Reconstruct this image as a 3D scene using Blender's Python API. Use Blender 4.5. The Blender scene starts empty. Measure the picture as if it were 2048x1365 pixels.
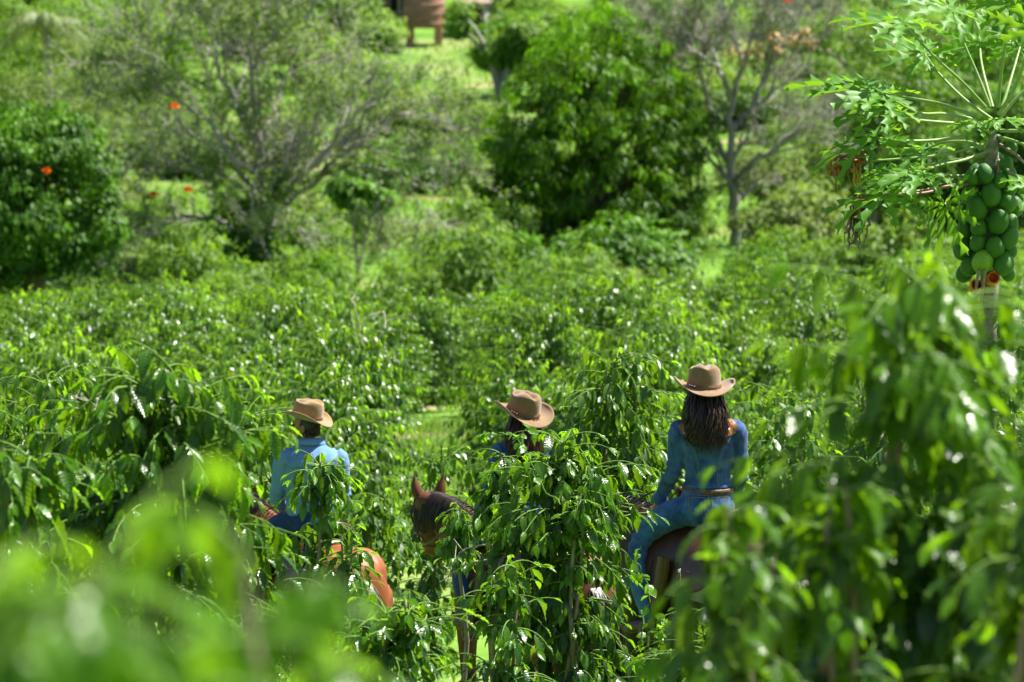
import bpy, math
import numpy as np
from mathutils import Vector, Matrix, noise
from mathutils.bvhtree import BVHTree

sc = bpy.context.scene
COL = sc.collection
R = math.radians

# ------------------------------------------------------------------ camera
CAMZ, PITCH, LENS = 6.5, 7.5, 150.0
cd = bpy.data.cameras.new("camera")
cam = bpy.data.objects.new("camera", cd); COL.objects.link(cam)
cam.location = (0, 0, CAMZ)
cam.rotation_euler = (R(90 - PITCH), 0, 0)
cd.lens = LENS; cd.sensor_width = 36; cd.sensor_fit = 'HORIZONTAL'
cd.clip_start = 0.3; cd.clip_end = 3000
cd.dof.use_dof = True; cd.dof.focus_distance = 24.6; cd.dof.aperture_fstop = 4.8
sc.camera = cam
sc.render.resolution_x, sc.render.resolution_y = 1024, 682

# ------------------------------------------------------------------ world and sun
SUN_EL, SUN_AZ = 58.0, 24.0        # azimuth measured from +X towards +Y
w = bpy.data.worlds.new("World"); sc.world = w; w.use_nodes = True
nt = w.node_tree; nt.nodes.clear()
sky = nt.nodes.new('ShaderNodeTexSky'); sky.sky_type = 'NISHITA'; sky.sun_disc = False
sky.sun_elevation = R(SUN_EL); sky.sun_rotation = R(90 - SUN_AZ)
bg = nt.nodes.new('ShaderNodeBackground'); bg.inputs[1].default_value = 0.05
ow = nt.nodes.new('ShaderNodeOutputWorld')
nt.links.new(sky.outputs[0], bg.inputs[0]); nt.links.new(bg.outputs[0], ow.inputs[0])
sl = bpy.data.lights.new("sun", 'SUN'); sl.energy = 5.0; sl.angle = R(0.5); sl.color = (1.0, 0.95, 0.86)
so = bpy.data.objects.new("sun", sl); COL.objects.link(so)
tosun = Vector((math.cos(R(SUN_EL)) * math.cos(R(SUN_AZ)), math.cos(R(SUN_EL)) * math.sin(R(SUN_AZ)), math.sin(R(SUN_EL))))
so.rotation_euler = (-tosun).to_track_quat('-Z', 'Y').to_euler()
so.location = (0, 0, 60)
sc.view_settings.view_transform = 'Standard'; sc.view_settings.look = 'None'
sc.view_settings.exposure = 1.52; sc.view_settings.gamma = 1.0
cy = sc.cycles
cy.max_bounces = 7; cy.diffuse_bounces = 2; cy.glossy_bounces = 2; cy.transmission_bounces = 4
cy.transparent_max_bounces = 4; cy.sample_clamp_indirect = 4.0; cy.use_denoising = True
cy.caustics_reflective = False; cy.caustics_refractive = False
cy.use_adaptive_sampling = True; cy.adaptive_threshold = 0.01

FPX = 2048 * LENS / 36.0
def W(px, py, y):
    """world point on the ray of photo pixel (px,py) at world distance y"""
    cx, cyy = (px - 1024) / FPX, -(py - 682.5) / FPX
    p = R(PITCH)
    fx, fy, fz = cx, math.cos(p) + cyy * math.sin(p), -math.sin(p) + cyy * math.cos(p)
    t = y / fy
    return Vector((fx * t, y, CAMZ + fz * t))
def topx(x, y):
    return 1024 + x / y * FPX

# ------------------------------------------------------------------ terrain profile
TY = np.array([-400, -40, -5, 0, 5, 14, 22.5, 25.2, 28, 30.2, 36, 45, 60, 75, 85, 115, 140, 150, 165, 200, 260, 330, 450, 600, 1400.])
TZ = np.array([8, 6.2, 4.95, 4.8, 4.0, 2.55, 1.07, .56, .02, -.38, -1.0, -1.75, -2.95, -4.4, -5.3, -7.4, -9.1, -9.6, -10, -9.9, -8.0, -3, 12, 38, 150])
def gz(x, y):
    x = np.asarray(x, float); y = np.asarray(y, float)
    s = 1.0 + 0.02 * np.clip(y, 0, 100)
    z = (np.interp(y - s, TY, TZ) + 2 * np.interp(y, TY, TZ) + np.interp(y + s, TY, TZ)) / 4
    a = np.clip((y - 32) / 60, 0, 1)
    z = z + a * (0.25 * np.sin(x * .21 + y * .05) * np.sin(y * .13 + 1) + 0.45 * np.sin(x * .07 + 2) * np.sin(y * .045))
    z = z + 0.03 * np.sin(x * 1.7 + .5) * np.sin(y * 1.3)
    return z
def gzf(x, y): return float(gz(x, y))

# ------------------------------------------------------------------ object helpers
def tag(o, label=None, cat=None, group=None, kind=None):
    if label: o['label'] = label
    if cat: o['category'] = cat
    if group: o['group'] = group
    if kind: o['kind'] = kind
    return o
def empty(name, loc=(0, 0, 0), rz=0.0):
    o = bpy.data.objects.new(name, None); COL.objects.link(o)
    o.location = loc; o.rotation_euler = (0, 0, rz); o.empty_display_size = 0.2
    return o
def copy_tree(o, parent=None):
    c = o.copy(); COL.objects.link(c)
    if parent is not None: c.parent = parent
    for ch in o.children: copy_tree(ch, c)
    return c

class MB:
    """collects geometry, links it as one mesh object"""
    def __init__(s): s.V = []; s.Q = []; s.T = []; s.C = []; s.U = []; s.n = 0; s.qm = []; s.tm = []
    def add(s, V, F, tint=None, uv=None, mat=0):
        V = np.asarray(V, float).reshape(-1, 3); F = np.asarray(F, int)
        if len(V) == 0 or len(F) == 0: return
        s.V.append(V)
        (s.Q if F.shape[1] == 4 else s.T).append(F + s.n)
        (s.qm if F.shape[1] == 4 else s.tm).append(np.full(len(F), mat))
        s.C.append(np.zeros((len(V), 3)) if tint is None else np.broadcast_to(np.asarray(tint, float), (len(V), 3)))
        s.U.append(np.zeros((len(V), 2)) if uv is None else uv)
        s.n += len(V)
    def addm(s, V, Fs, **k):
        """same vertices, quads and tris"""
        V = np.asarray(V, float).reshape(-1, 3); n0 = s.n
        first = True
        for F in Fs:
            F = np.asarray(F, int)
            if len(F) == 0: continue
            if first: s.add(V, F, **k); first = False
            else:
                (s.Q if F.shape[1] == 4 else s.T).append(F + n0)
                (s.qm if F.shape[1] == 4 else s.tm).append(np.full(len(F), k.get('mat', 0)))
    def mesh(s, name, smooth=True, attrs=True):
        V = np.concatenate(s.V); me = bpy.data.meshes.new(name)
        Q = np.concatenate(s.Q) if s.Q else np.zeros((0, 4), int)
        T = np.concatenate(s.T) if s.T else np.zeros((0, 3), int)
        me.vertices.add(len(V)); me.vertices.foreach_set('co', V.astype(np.float32).ravel())
        nl = len(Q) * 4 + len(T) * 3
        me.loops.add(nl); me.loops.foreach_set('vertex_index', np.concatenate([Q.ravel(), T.ravel()]).astype(np.int32))
        me.polygons.add(len(Q) + len(T))
        ls = np.concatenate([np.arange(len(Q)) * 4, len(Q) * 4 + np.arange(len(T)) * 3]).astype(np.int32)
        me.polygons.foreach_set('loop_start', ls)
        me.polygons.foreach_set('use_smooth', np.full(len(ls), smooth))
        mi = np.concatenate(s.qm + s.tm).astype(np.int32) if (s.qm or s.tm) else np.zeros(0, np.int32)
        me.polygons.foreach_set('material_index', mi)
        if attrs:
            C = np.concatenate(s.C); a = me.attributes.new('tint', 'FLOAT_VECTOR', 'POINT'); a.data.foreach_set('vector', C.astype(np.float32).ravel())
            U = np.concatenate(s.U); U = np.concatenate([U, np.zeros((len(U), 1))], 1)
            a = me.attributes.new('luv', 'FLOAT_VECTOR', 'POINT'); a.data.foreach_set('vector', U.astype(np.float32).ravel())
        me.update(calc_edges=True)
        return me
    def build(s, name, mats, parent=None, smooth=True, attrs=True):
        return link(name, s.mesh(name, smooth, attrs), mats, parent)
def link(name, me, mats, parent=None):
    if not isinstance(mats, (list, tuple)): mats = [mats]
    if len(me.materials) == 0:
        for m in mats: me.materials.append(m)
    o = bpy.data.objects.new(name, me); COL.objects.link(o)
    if parent is not None: o.parent = parent
    return o

def nrmz(a): return a / np.maximum(np.linalg.norm(a, axis=-1, keepdims=True), 1e-9)
def tubes(mb, P, Rd, n=6, tint=None, mat=0, cap=False, flat=1.0, ref=None):
    """P (B,K,3) polylines, Rd (B,K) radii"""
    P = np.asarray(P, float); Rd = np.asarray(Rd, float)
    if P.ndim == 2: P = P[None]; Rd = Rd[None]
    B, K, _ = P.shape
    T = nrmz(np.gradient(P, axis=1))
    if ref is None:
        m = nrmz(P[:, -1] - P[:, 0])
        r = np.where(np.abs(m[:, 2:3]) > .8, np.array([[1., 0.13, 0]]), np.array([[0.07, 0.05, 1.]]))
    else: r = np.broadcast_to(np.asarray(ref, float), (B, 3))
    A = nrmz(np.cross(T, r[:, None, :])); Bn = np.cross(T, A)
    a = np.linspace(0, 2 * np.pi, n, endpoint=False)
    V = P[:, :, None, :] + Rd[:, :, None, None] * (np.cos(a)[None, None, :, None] * A[:, :, None, :] + flat * np.sin(a)[None, None, :, None] * Bn[:, :, None, :])
    idx = np.arange(B * K * n).reshape(B, K, n)
    F = np.stack([idx[:, :-1, :], np.roll(idx, -1, 2)[:, :-1, :], np.roll(idx, -1, 2)[:, 1:, :], idx[:, 1:, :]], -1).reshape(-1, 4)
    V = V.reshape(-1, 3)
    if tint is not None and np.ndim(tint) == 2: tint = np.repeat(tint, K * n, 0)
    if cap:
        c0 = P[:, 0]; c1 = P[:, -1]; N = len(V)
        V2 = np.concatenate([V, c0, c1])
        t0 = np.stack([np.broadcast_to((N + np.arange(B))[:, None], (B, n)), np.roll(idx[:, 0], -1, 1), idx[:, 0]], -1).reshape(-1, 3)
        t1 = np.stack([np.broadcast_to((N + B + np.arange(B))[:, None], (B, n)), idx[:, -1], np.roll(idx[:, -1], -1, 1)], -1).reshape(-1, 3)
        mb.addm(V2, [F, np.concatenate([t0, t1])], tint=None if tint is None or np.ndim(tint) == 2 else tint, mat=mat)
    else: mb.add(V, F, tint=tint, mat=mat)

def curve(pts, k=24):
    """Catmull-Rom resample of (position, extra...) rows"""
    P = np.asarray(pts, float); n = len(P)
    if n == 2: return P[0] + (P[1] - P[0]) * np.linspace(0, 1, k)[:, None]
    E = np.vstack([2 * P[0] - P[1], P, 2 * P[-1] - P[-2]])
    u = np.linspace(0, n - 1 - 1e-6, k); i = u.astype(int); t = (u - i)[:, None]
    p0, p1, p2, p3 = E[i], E[i + 1], E[i + 2], E[i + 3]
    return .5 * ((2 * p1) + (-p0 + p2) * t + (2 * p0 - 5 * p1 + 4 * p2 - p3) * t ** 2 + (-p0 + 3 * p1 - 3 * p2 + p3) * t ** 3)
def limb(mb, rows, k=16, n=14, flat=1.0, ref=None, mat=0):
    """rows (x,y,z,r): round-ended tapered limb"""
    C = curve(rows, k); P, r = C[:, :3], np.maximum(C[:, 3], .001)
    t0 = nrmz(P[1] - P[0]); t1 = nrmz(P[-1] - P[-2])
    pre = [(P[0] - t0 * r[0] * c, r[0] * s) for c, s in ((.98, .12), (.85, .5), (.5, .86))]
    post = [(P[-1] + t1 * r[-1] * c, r[-1] * s) for c, s in ((.5, .86), (.85, .5), (.98, .12))]
    P = np.array([p for p, _ in pre] + list(P) + [p for p, _ in post]); r = np.array([q for _, q in pre] + list(r) + [q for _, q in post])
    tubes(mb, P, r, n=n, cap=True, flat=flat, ref=ref, mat=mat)
def loft(mb, rings, n=24, mat=0, power=2.0):
    """rings: (cx,cy,cz,rx,ry,yaw) horizontal ellipses, closed"""
    C = curve(rings, max(len(rings) * 4, 12)); a = np.linspace(0, 2 * np.pi, n, endpoint=False)
    ca, sa = np.cos(a), np.sin(a)
    ex = 2.0 / power
    X = np.sign(ca) * np.abs(ca) ** ex; Y = np.sign(sa) * np.abs(sa) ** ex
    V = []
    for r in C:
        yw = r[5]; x = X * r[3]; y = Y * r[4]
        V.append(np.stack([r[0] + x * math.cos(yw) - y * math.sin(yw), r[1] + x * math.sin(yw) + y * math.cos(yw), np.full(n, r[2])], 1))
    K = len(V); V = np.concatenate(V); idx = np.arange(K * n).reshape(K, n)
    F = np.stack([idx[:-1], np.roll(idx, -1, 1)[:-1], np.roll(idx, -1, 1)[1:], idx[1:]], -1).reshape(-1, 4)
    V2 = np.vstack([V, C[0, :3], C[-1, :3]]); N = K * n
    t0 = np.stack([np.full(n, N), np.roll(idx[0], -1), idx[0]], -1); t1 = np.stack([np.full(n, N + 1), idx[-1], np.roll(idx[-1], -1)], -1)
    mb.addm(V2, [F, np.concatenate([t0, t1])], mat=mat)
def ball(mb, c, r, n=14, k=9, rot=None, mat=0):
    """ellipsoid, r = (rx,ry,rz)"""
    th = np.linspace(0, np.pi, k + 2)[1:-1]; a = np.linspace(0, 2 * np.pi, n, endpoint=False)
    S = np.stack([np.outer(np.sin(th), np.cos(a)), np.outer(np.sin(th), np.sin(a)), np.outer(np.cos(th), np.ones(n))], -1).reshape(-1, 3)
    S = np.vstack([S, [0, 0, 1], [0, 0, -1]]) * np.broadcast_to(np.asarray(r, float), (3,))
    if rot is not None: S = S @ np.asarray(rot).T
    idx = np.arange(k * n).reshape(k, n)
    F = np.stack([idx[:-1], idx[1:], np.roll(idx, -1, 1)[1:], np.roll(idx, -1, 1)[:-1]], -1).reshape(-1, 4)
    t = np.concatenate([np.stack([np.full(n, k * n), idx[0], np.roll(idx[0], -1)], -1), np.stack([np.full(n, k * n + 1), np.roll(idx[-1], -1), idx[-1]], -1)])
    mb.addm(S + np.asarray(c, float), [F, t], mat=mat)
def box(mb, c, s, mat=0, rz=0.0, bev=0.0):
    x, y, z = [v / 2 for v in s]
    V = np.array([[a, b, d] for d in (-z, z) for b in (-y, y) for a in (-x, x)], float)
    co, si = math.cos(rz), math.sin(rz)
    V = np.stack([V[:, 0] * co - V[:, 1] * si, V[:, 0] * si + V[:, 1] * co, V[:, 2]], 1) + np.asarray(c, float)
    mb.add(V, [[0, 2, 3, 1], [4, 5, 7, 6], [0, 1, 5, 4], [2, 6, 7, 3], [0, 4, 6, 2], [1, 3, 7, 5]], mat=mat)
def fuse(mb, name, voxel, iters=4, disp=None):
    me = mb.mesh(name + "_raw", attrs=False); o = bpy.data.objects.new(name + "_raw", me); COL.objects.link(o)
    m = o.modifiers.new('r', 'REMESH'); m.mode = 'VOXEL'; m.voxel_size = voxel; m.use_smooth_shade = True
    if iters:
        m2 = o.modifiers.new('s', 'SMOOTH'); m2.factor = .5; m2.iterations = iters
    dg = bpy.context.evaluated_depsgraph_get(); dg.update()
    out = bpy.data.meshes.new_from_object(o.evaluated_get(dg)); out.name = name
    bpy.data.objects.remove(o); bpy.data.meshes.remove(me)
    out.materials.clear()
    if disp is not None:
        n = len(out.vertices); co = np.empty(n * 3, np.float32); nn = np.empty(n * 3, np.float32)
        out.vertices.foreach_get('co', co); out.vertex_normals.foreach_get('vector', nn)
        co = co.reshape(-1, 3).astype(float); nn = nn.reshape(-1, 3)
        co += nn * disp(co)[:, None]
        out.vertices.foreach_set('co', co.astype(np.float32).ravel()); out.update()
    out.polygons.foreach_set('use_smooth', np.ones(len(out.polygons), bool))
    return out

# ------------------------------------------------------------------ materials
class NB:
    def __init__(s, name):
        s.m = bpy.data.materials.new(name); s.m.use_nodes = True; s.t = s.m.node_tree; s.t.nodes.clear()
        s.out = s.t.nodes.new('ShaderNodeOutputMaterial')
    def n(s, typ, **kw):
        x = s.t.nodes.new(typ)
        for k, v in kw.items():
            if k.startswith('_'): setattr(x, k[1:], v)
        return x
    def l(s, a, b): s.t.links.new(a, b)
    def setin(s, node, key, v):
        if hasattr(v, 'is_linked') or isinstance(v, bpy.types.NodeSocket): s.l(v, node.inputs[key])
        else:
            if isinstance(v, tuple) and len(v) == 3 and node.inputs[key].type == 'RGBA': v = (*v, 1)
            node.inputs[key].default_value = v
    def mix(s, f, a, b):
        x = s.t.nodes.new('ShaderNodeMix'); x.data_type = 'RGBA'
        s.setin(x, 0, f); s.setin(x, 6, a); s.setin(x, 7, b); return x.outputs[2]
    def math(s, op, a, b=0.0, c=0.0):
        x = s.t.nodes.new('ShaderNodeMath'); x.operation = op
        s.setin(x, 0, a); s.setin(x, 1, b); s.setin(x, 2, c); return x.outputs[0]
    def noise(s, scale, detail=3, vec=None, rough=.55, dist=0.0):
        x = s.t.nodes.new('ShaderNodeTexNoise'); x.inputs['Scale'].default_value = scale; x.inputs['Detail'].default_value = detail
        x.inputs['Roughness'].default_value = rough; x.inputs['Distortion'].default_value = dist
        if vec is not None: s.l(vec, x.inputs['Vector'])
        return x.outputs[0]
    def coord(s): return s.t.nodes.new('ShaderNodeTexCoord').outputs['Object']
    def ramp(s, f, stops):
        x = s.t.nodes.new('ShaderNodeValToRGB'); s.l(f, x.inputs[0]); e = x.color_ramp.elements
        while len(e) < len(stops): e.new(.5)
        for i, (p, c) in enumerate(stops): e[i].position = p; e[i].color = (*c, 1) if len(c) == 3 else c
        return x.outputs[0]
    def rng(s, f, a, b, c=0.0, d=1.0):
        x = s.t.nodes.new('ShaderNodeMapRange'); s.l(f, x.inputs[0])
        for i, v in enumerate((a, b, c, d)): x.inputs[i + 1].default_value = v
        return x.outputs[0]
    def bump(s, h, strength=.3, dist=.01):
        x = s.t.nodes.new('ShaderNodeBump'); x.inputs['Strength'].default_value = strength; x.inputs['Distance'].default_value = dist
        s.l(h, x.inputs['Height']); return x.outputs[0]
    def bsdf(s, col, rough=.6, spec=.4, nrm=None, metal=0.0, sheen=0.0):
        x = s.t.nodes.new('ShaderNodeBsdfPrincipled'); s.setin(x, 'Base Color', col); s.setin(x, 'Roughness', rough)
        x.inputs['Specular IOR Level'].default_value = spec; x.inputs['Metallic'].default_value = metal
        if sheen: x.inputs['Sheen Weight'].default_value = sheen
        if nrm is not None: s.l(nrm, x.inputs['Normal'])
        return x.outputs[0]
    def done(s, sh): s.l(sh, s.out.inputs[0]); return s.m

def leaf_mat(name, dark, mid, young, rough=.34, trans=.38, tcol=None, veins=False, spec=.42, big=None):
    b = NB(name)
    at = b.n('ShaderNodeAttribute', _attribute_name='tint'); sep = b.n('ShaderNodeSeparateXYZ'); b.l(at.outputs['Vector'], sep.inputs[0])
    c = b.mix(sep.outputs[0], dark, mid)
    c = b.mix(sep.outputs[1], c, young)
    if big is not None:
        nz = b.noise(big, 2, b.n('ShaderNodeNewGeometry').outputs['Position'])
        c = b.mix(b.rng(nz, .35, .65, 0, .35), c, tuple(v * .6 + .02 for v in young))
    nrm = None
    if veins:
        uv = b.n('ShaderNodeAttribute', _attribute_name='luv'); su = b.n('ShaderNodeSeparateXYZ'); b.l(uv.outputs['Vector'], su.inputs[0])
        ax = b.math('ABSOLUTE', su.outputs[0])
        ph = b.math('MULTIPLY', b.math('SUBTRACT', su.outputs[1], b.math('MULTIPLY', ax, .10)), 62.0)
        h = b.math('ABSOLUTE', b.math('SINE', b.math('MULTIPLY', ph, .5)))
        h = b.math('ADD', h, b.math('MULTIPLY', b.math('LESS_THAN', ax, .06), -1.5))
        nrm = b.bump(h, .28, .004)
        c = b.mix(b.math('MULTIPLY', b.math('LESS_THAN', ax, .05), .45), c, tuple(min(1, v * 1.6 + .02) for v in mid))
    p = b.bsdf(c, rough, spec, nrm)
    t = b.n('ShaderNodeBsdfTranslucent')
    tc = tcol or (.22, .5, .02)
    tcm = b.mix(sep.outputs[1], tuple(v * .6 for v in tc), tc)
    b.l(tcm, t.inputs[0])
    if nrm is not None: b.l(nrm, t.inputs['Normal'])
    ms = b.n('ShaderNodeMixShader'); b.l(b.math('MULTIPLY_ADD', sep.outputs[1], trans * .75, trans * .55), ms.inputs[0])
    b.l(p, ms.inputs[1]); b.l(t.outputs[0], ms.inputs[2])
    return b.done(ms.outputs[0])

M = {}
M['coffee_near'] = leaf_mat('coffee_leaf_glossy', (.005, .024, .003), (.018, .070, .004), (.085, .20, .004), rough=.24, trans=.42, tcol=(.26, .52, .008), veins=True, spec=.45)
M['coffee'] = leaf_mat('coffee_leaf', (.008, .032, .004), (.028, .090, .007), (.11, .235, .012), rough=.35, trans=.44, tcol=(.28, .54, .012), spec=.55)
M['papaya'] = leaf_mat('papaya_leaf', (.035, .12, .02), (.06, .18, .02), (.12, .28, .025), rough=.5, trans=.45, tcol=(.32, .62, .02), veins=False, spec=.3)
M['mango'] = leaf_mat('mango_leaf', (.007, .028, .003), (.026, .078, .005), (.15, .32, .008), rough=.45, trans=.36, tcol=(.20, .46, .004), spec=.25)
M['shrub'] = leaf_mat('shrub_leaf', (.030, .095, .012), (.060, .15, .018), (.14, .26, .022), rough=.5, trans=.4, tcol=(.26, .48, .02), big=.12, spec=.25)
M['tree_leaf'] = leaf_mat('feathery_tree_leaf', (.07, .14, .035), (.13, .22, .045), (.20, .32, .05), rough=.55, trans=.42, tcol=(.38, .60, .06), spec=.25)
M['dark_leaf'] = leaf_mat('vine_leaf', (.010, .045, .008), (.025, .085, .009), (.12, .26, .015), rough=.5, trans=.32, tcol=(.16, .42, .01), spec=.22)
M['olive_leaf'] = leaf_mat('olive_leaf', (.07, .11, .035), (.12, .16, .055), (.18, .25, .06), rough=.6, trans=.35, tcol=(.3, .42, .06), spec=.2)
M['grass'] = leaf_mat('grass_blade', (.055, .14, .012), (.10, .22, .02), (.20, .31, .06), rough=.6, trans=.38, tcol=(.28, .5, .03), big=.3, spec=.2)
M['palm'] = leaf_mat('palm_leaf', (.06, .11, .03), (.12, .18, .05), (.24, .30, .1), rough=.5, trans=.3, tcol=(.3, .4, .06), spec=.25)
M['tan_leaf'] = leaf_mat('tan_leaf', (.42, .28, .12), (.55, .38, .18), (.6, .45, .2), rough=.6, trans=.3, tcol=(.6, .4, .15))
M['flower'] = leaf_mat('orange_petal', (.78, .07, .008), (.9, .12, .01), (.95, .2, .02), rough=.5, trans=.35, tcol=(1, .16, .01))

def bark(name, c1, c2, scale=6, stretch=.25):
    b = NB(name); mp = b.n('ShaderNodeMapping'); b.l(b.coord(), mp.inputs[0]); mp.inputs['Scale'].default_value = (1, 1, stretch)
    f = b.noise(scale, 5, mp.outputs[0], .65)
    f2 = b.noise(scale * 5, 3, mp.outputs[0])
    c = b.mix(b.rng(f, .35, .65), c1, c2)
    return b.done(b.bsdf(c, .85, .2, b.bump(f2, .5, .02)))
M['bark_grey'] = bark('bark_grey', (.20, .185, .165), (.38, .36, .33), 2.5)
M['bark_brown'] = bark('bark_brown', (.10, .075, .05), (.22, .17, .12), 3)
M['coffee_stem'] = bark('coffee_stem', (.16, .12, .08), (.30, .25, .18), 20)
M['twig_green'] = bark('green_twig', (.10, .20, .04), (.18, .30, .06), 20)
M['twig_pale'] = bark('pale_twig', (.34, .29, .22), (.5, .45, .36), 20)

def simple(name, c1, c2=None, rough=.6, spec=.4, scale=8, bs=0, bscale=60, metal=0, sheen=0, detail=4, lo=.35, hi=.65):
    b = NB(name); co = b.coord()
    c = c1 if c2 is None else b.mix(b.rng(b.noise(scale, detail, co), lo, hi), c1, c2)
    nr = b.bump(b.noise(bscale, 3, co), bs, .005) if bs else None
    return b.done(b.bsdf(c, rough, spec, nr, metal, sheen))
M['skin'] = simple('skin', (.42, .22, .14), (.50, .28, .19), .5, .35, 30, .1, 200)
M['skin_dark'] = simple('tanned_skin', (.28, .135, .08), (.36, .18, .115), .5, .35, 30, .1, 200)
M['hat'] = simple('hat_felt', (.175, .105, .052), (.225, .14, .072), .9, .15, 14, .15, 400, sheen=.3)
M['hat_light'] = simple('hat_felt_light', (.24, .15, .072), (.31, .20, .10), .9, .15, 14, .15, 400, sheen=.3)
M['hatband'] = simple('hatband_leather', (.13, .07, .035), (.17, .09, .05), .6, .3, 30)
M['silver'] = simple('silver', (.75, .72, .68), None, .25, .5, metal=1)
M['leather'] = None
b = NB('tooled_leather'); co = b.coord(); f = b.noise(60, 4, co, .6, 1.2); f2 = b.n('ShaderNodeTexVoronoi'); b.l(co, f2.inputs[0]); f2.inputs['Scale'].default_value = 55
c = b.mix(b.rng(f, .45, .58), (.24, .09, .03), (.40, .17, .065)); c = b.mix(b.math('LESS_THAN', f2.outputs[0], .22), c, (.14, .05, .02))
M['leather'] = b.done(b.bsdf(c, .45, .4, b.bump(f2.outputs[0], .5, .003)))
M['belt'] = simple('tooled_belt', (.05, .025, .014), (.17, .09, .04), .45, .4, 70, .4, 120)
M['saddle'] = simple('saddle_leather', (.035, .014, .006), (.08, .032, .012), .35, .5, 12, .3, 80)
M['strap'] = simple('strap_leather', (.02, .012, .008), (.05, .028, .016), .4, .5, 20, .2, 120)
M['saddle_trim'] = simple('rawhide_trim', (.13, .085, .05), (.22, .16, .10), .6, .3, 40)
M['blanket'] = simple('saddle_blanket', (.30, .26, .20), (.42, .37, .30), .95, .1, 25, .4, 150)
M['boot'] = simple('boot_leather', (.06, .03, .018), (.10, .05, .03), .4, .5, 14, .15, 90)
def denim(name, base, light, scale=5.0, fade=.5, weave=.25):
    b = NB(name); co = b.coord()
    big = b.noise(scale, 4, co, .6); fine = b.noise(140, 2, co)
    mp = b.n('ShaderNodeMapping'); b.l(co, mp.inputs[0]); mp.inputs['Rotation'].default_value = (.3, .5, .785); mp.inputs['Scale'].default_value = (1, 1, 1)
    wv = b.n('ShaderNodeTexWave'); b.l(mp.outputs[0], wv.inputs[0]); wv.inputs['Scale'].default_value = 260; wv.inputs['Distortion'].default_value = 2
    slub = b.n('ShaderNodeMapping'); b.l(co, slub.inputs[0]); slub.inputs['Scale'].default_value = (1, 1, .08)
    st = b.noise(220, 2, slub.outputs[0])
    f = b.math('ADD', b.math('MULTIPLY', b.rng(big, .38, .68), fade), b.math('MULTIPLY', b.rng(st, .35, .7), .35))
    c = b.mix(f, base, light)
    c = b.mix(b.math('MULTIPLY', b.rng(fine, .5, .7), .22), c, tuple(v * .55 for v in base))
    h = b.math('ADD', b.math('MULTIPLY', wv.outputs[1], weave), b.math('MULTIPLY', b.noise(18, 3, co), 3.0))
    return b.done(b.bsdf(c, .85, .15, b.bump(h, .55, .006), 0, .15))
M['denim_jacket'] = denim('denim_jacket', (.008, .028, .115), (.065, .145, .36), 9, .85)
M['denim_jeans'] = denim('denim_jeans', (.008, .040, .15), (.075, .20, .44), 7, .8)
M['denim_dark'] = denim('denim_dark', (.010, .034, .13), (.03, .085, .25), 5, .5)
M['chambray'] = denim('chambray_shirt', (.10, .22, .46), (.21, .37, .62), 7, .6)
M['seam_gold'] = simple('seam_stitching', (.16, .22, .30), None, .9, .1)
M['seam_copper'] = simple('copper_stitching', (.34, .22, .12), None, .9, .1)
M['seam_blue'] = simple('shirt_seam', (.05, .15, .33), None, .9, .1)
def hairmat(name, c1, c2, rough=.32):
    b = NB(name); at = b.n('ShaderNodeAttribute', _attribute_name='tint'); sep = b.n('ShaderNodeSeparateXYZ'); b.l(at.outputs['Vector'], sep.inputs[0])
    return b.done(b.bsdf(b.mix(sep.outputs[0], c1, c2), rough, .5))
M['hair'] = hairmat('dark_brown_hair', (.010, .006, .005), (.05, .024, .014))
M['hair_red'] = hairmat('auburn_hair', (.022, .008, .007), (.10, .028, .016))
M['hair_short'] = hairmat('short_dark_hair', (.015, .01, .008), (.04, .03, .02), .5)
M['mane'] = hairmat('horse_mane', (.006, .004, .003), (.03, .018, .012), .4)
def coat(name, c1, c2, c3):
    b = NB(name); co = b.coord(); f = b.noise(2.2, 3, co); g = b.noise(160, 2, co)
    sp = b.n('ShaderNodeSeparateXYZ'); b.l(co, sp.inputs[0])
    c = b.mix(b.rng(f, .35, .65), c1, c2)
    c = b.mix(b.rng(sp.outputs[2], .75, .35), c, c3)
    c = b.mix(b.math('MULTIPLY', b.rng(g, .5, .75), .25), c, c3)
    return b.done(b.bsdf(c, .52, .3, b.bump(g, .2, .003)))
M['chestnut'] = coat('chestnut_coat', (.21, .062, .02), (.29, .09, .03), (.09, .028, .012))
M['bay'] = coat('bay_coat', (.11, .036, .015), (.17, .058, .024), (.02, .010, .008))
M['dark_coat'] = coat('dark_brown_coat', (.022, .011, .006), (.040, .020, .010), (.008, .005, .004))
M['buckskin'] = coat('rose_tan_coat', (.36, .20, .13), (.44, .26, .18), (.07, .035, .025))
M['ear_in'] = simple('ear_inner_hair', (.40, .16, .06), (.5, .22, .09), .8, .2, 30)
M['hoof'] = simple('hoof', (.05, .04, .03), (.12, .10, .08), .6, .3, 20)
M['eye'] = simple('eye', (.015, .008, .005), None, .1, .6)
M['lip'] = simple('lip', (.42, .14, .11), None, .5, .4)
b = NB('papaya_skin'); at = b.n('ShaderNodeObjectInfo'); co = b.coord()
c = b.mix(b.rng(b.noise(9, 4, co), .35, .7), (.022, .095, .012), (.048, .155, .02)); c = b.mix(at.outputs['Random'], c, (.06, .17, .018))
c = b.mix(b.math('MULTIPLY', b.math('GREATER_THAN', b.noise(90, 2, co), .71), .5), c, (.3, .3, .15))
M['papaya_fruit'] = b.done(b.bsdf(c, .5, .35, b.bump(b.noise(25, 2, co), .2, .02)))
M['papaya_pale'] = simple('yellowing_papaya_skin', (.16, .30, .03), (.24, .38, .05), .4, .4, 12)
M['papaya_ripe'] = simple('ripe_papaya_skin', (.62, .17, .02), (.72, .26, .03), .45, .4, 14)
M['papaya_flesh'] = simple('papaya_flesh', (.75, .13, .015), (.85, .2, .03), .5, .4, 30, .5, 60)
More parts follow.
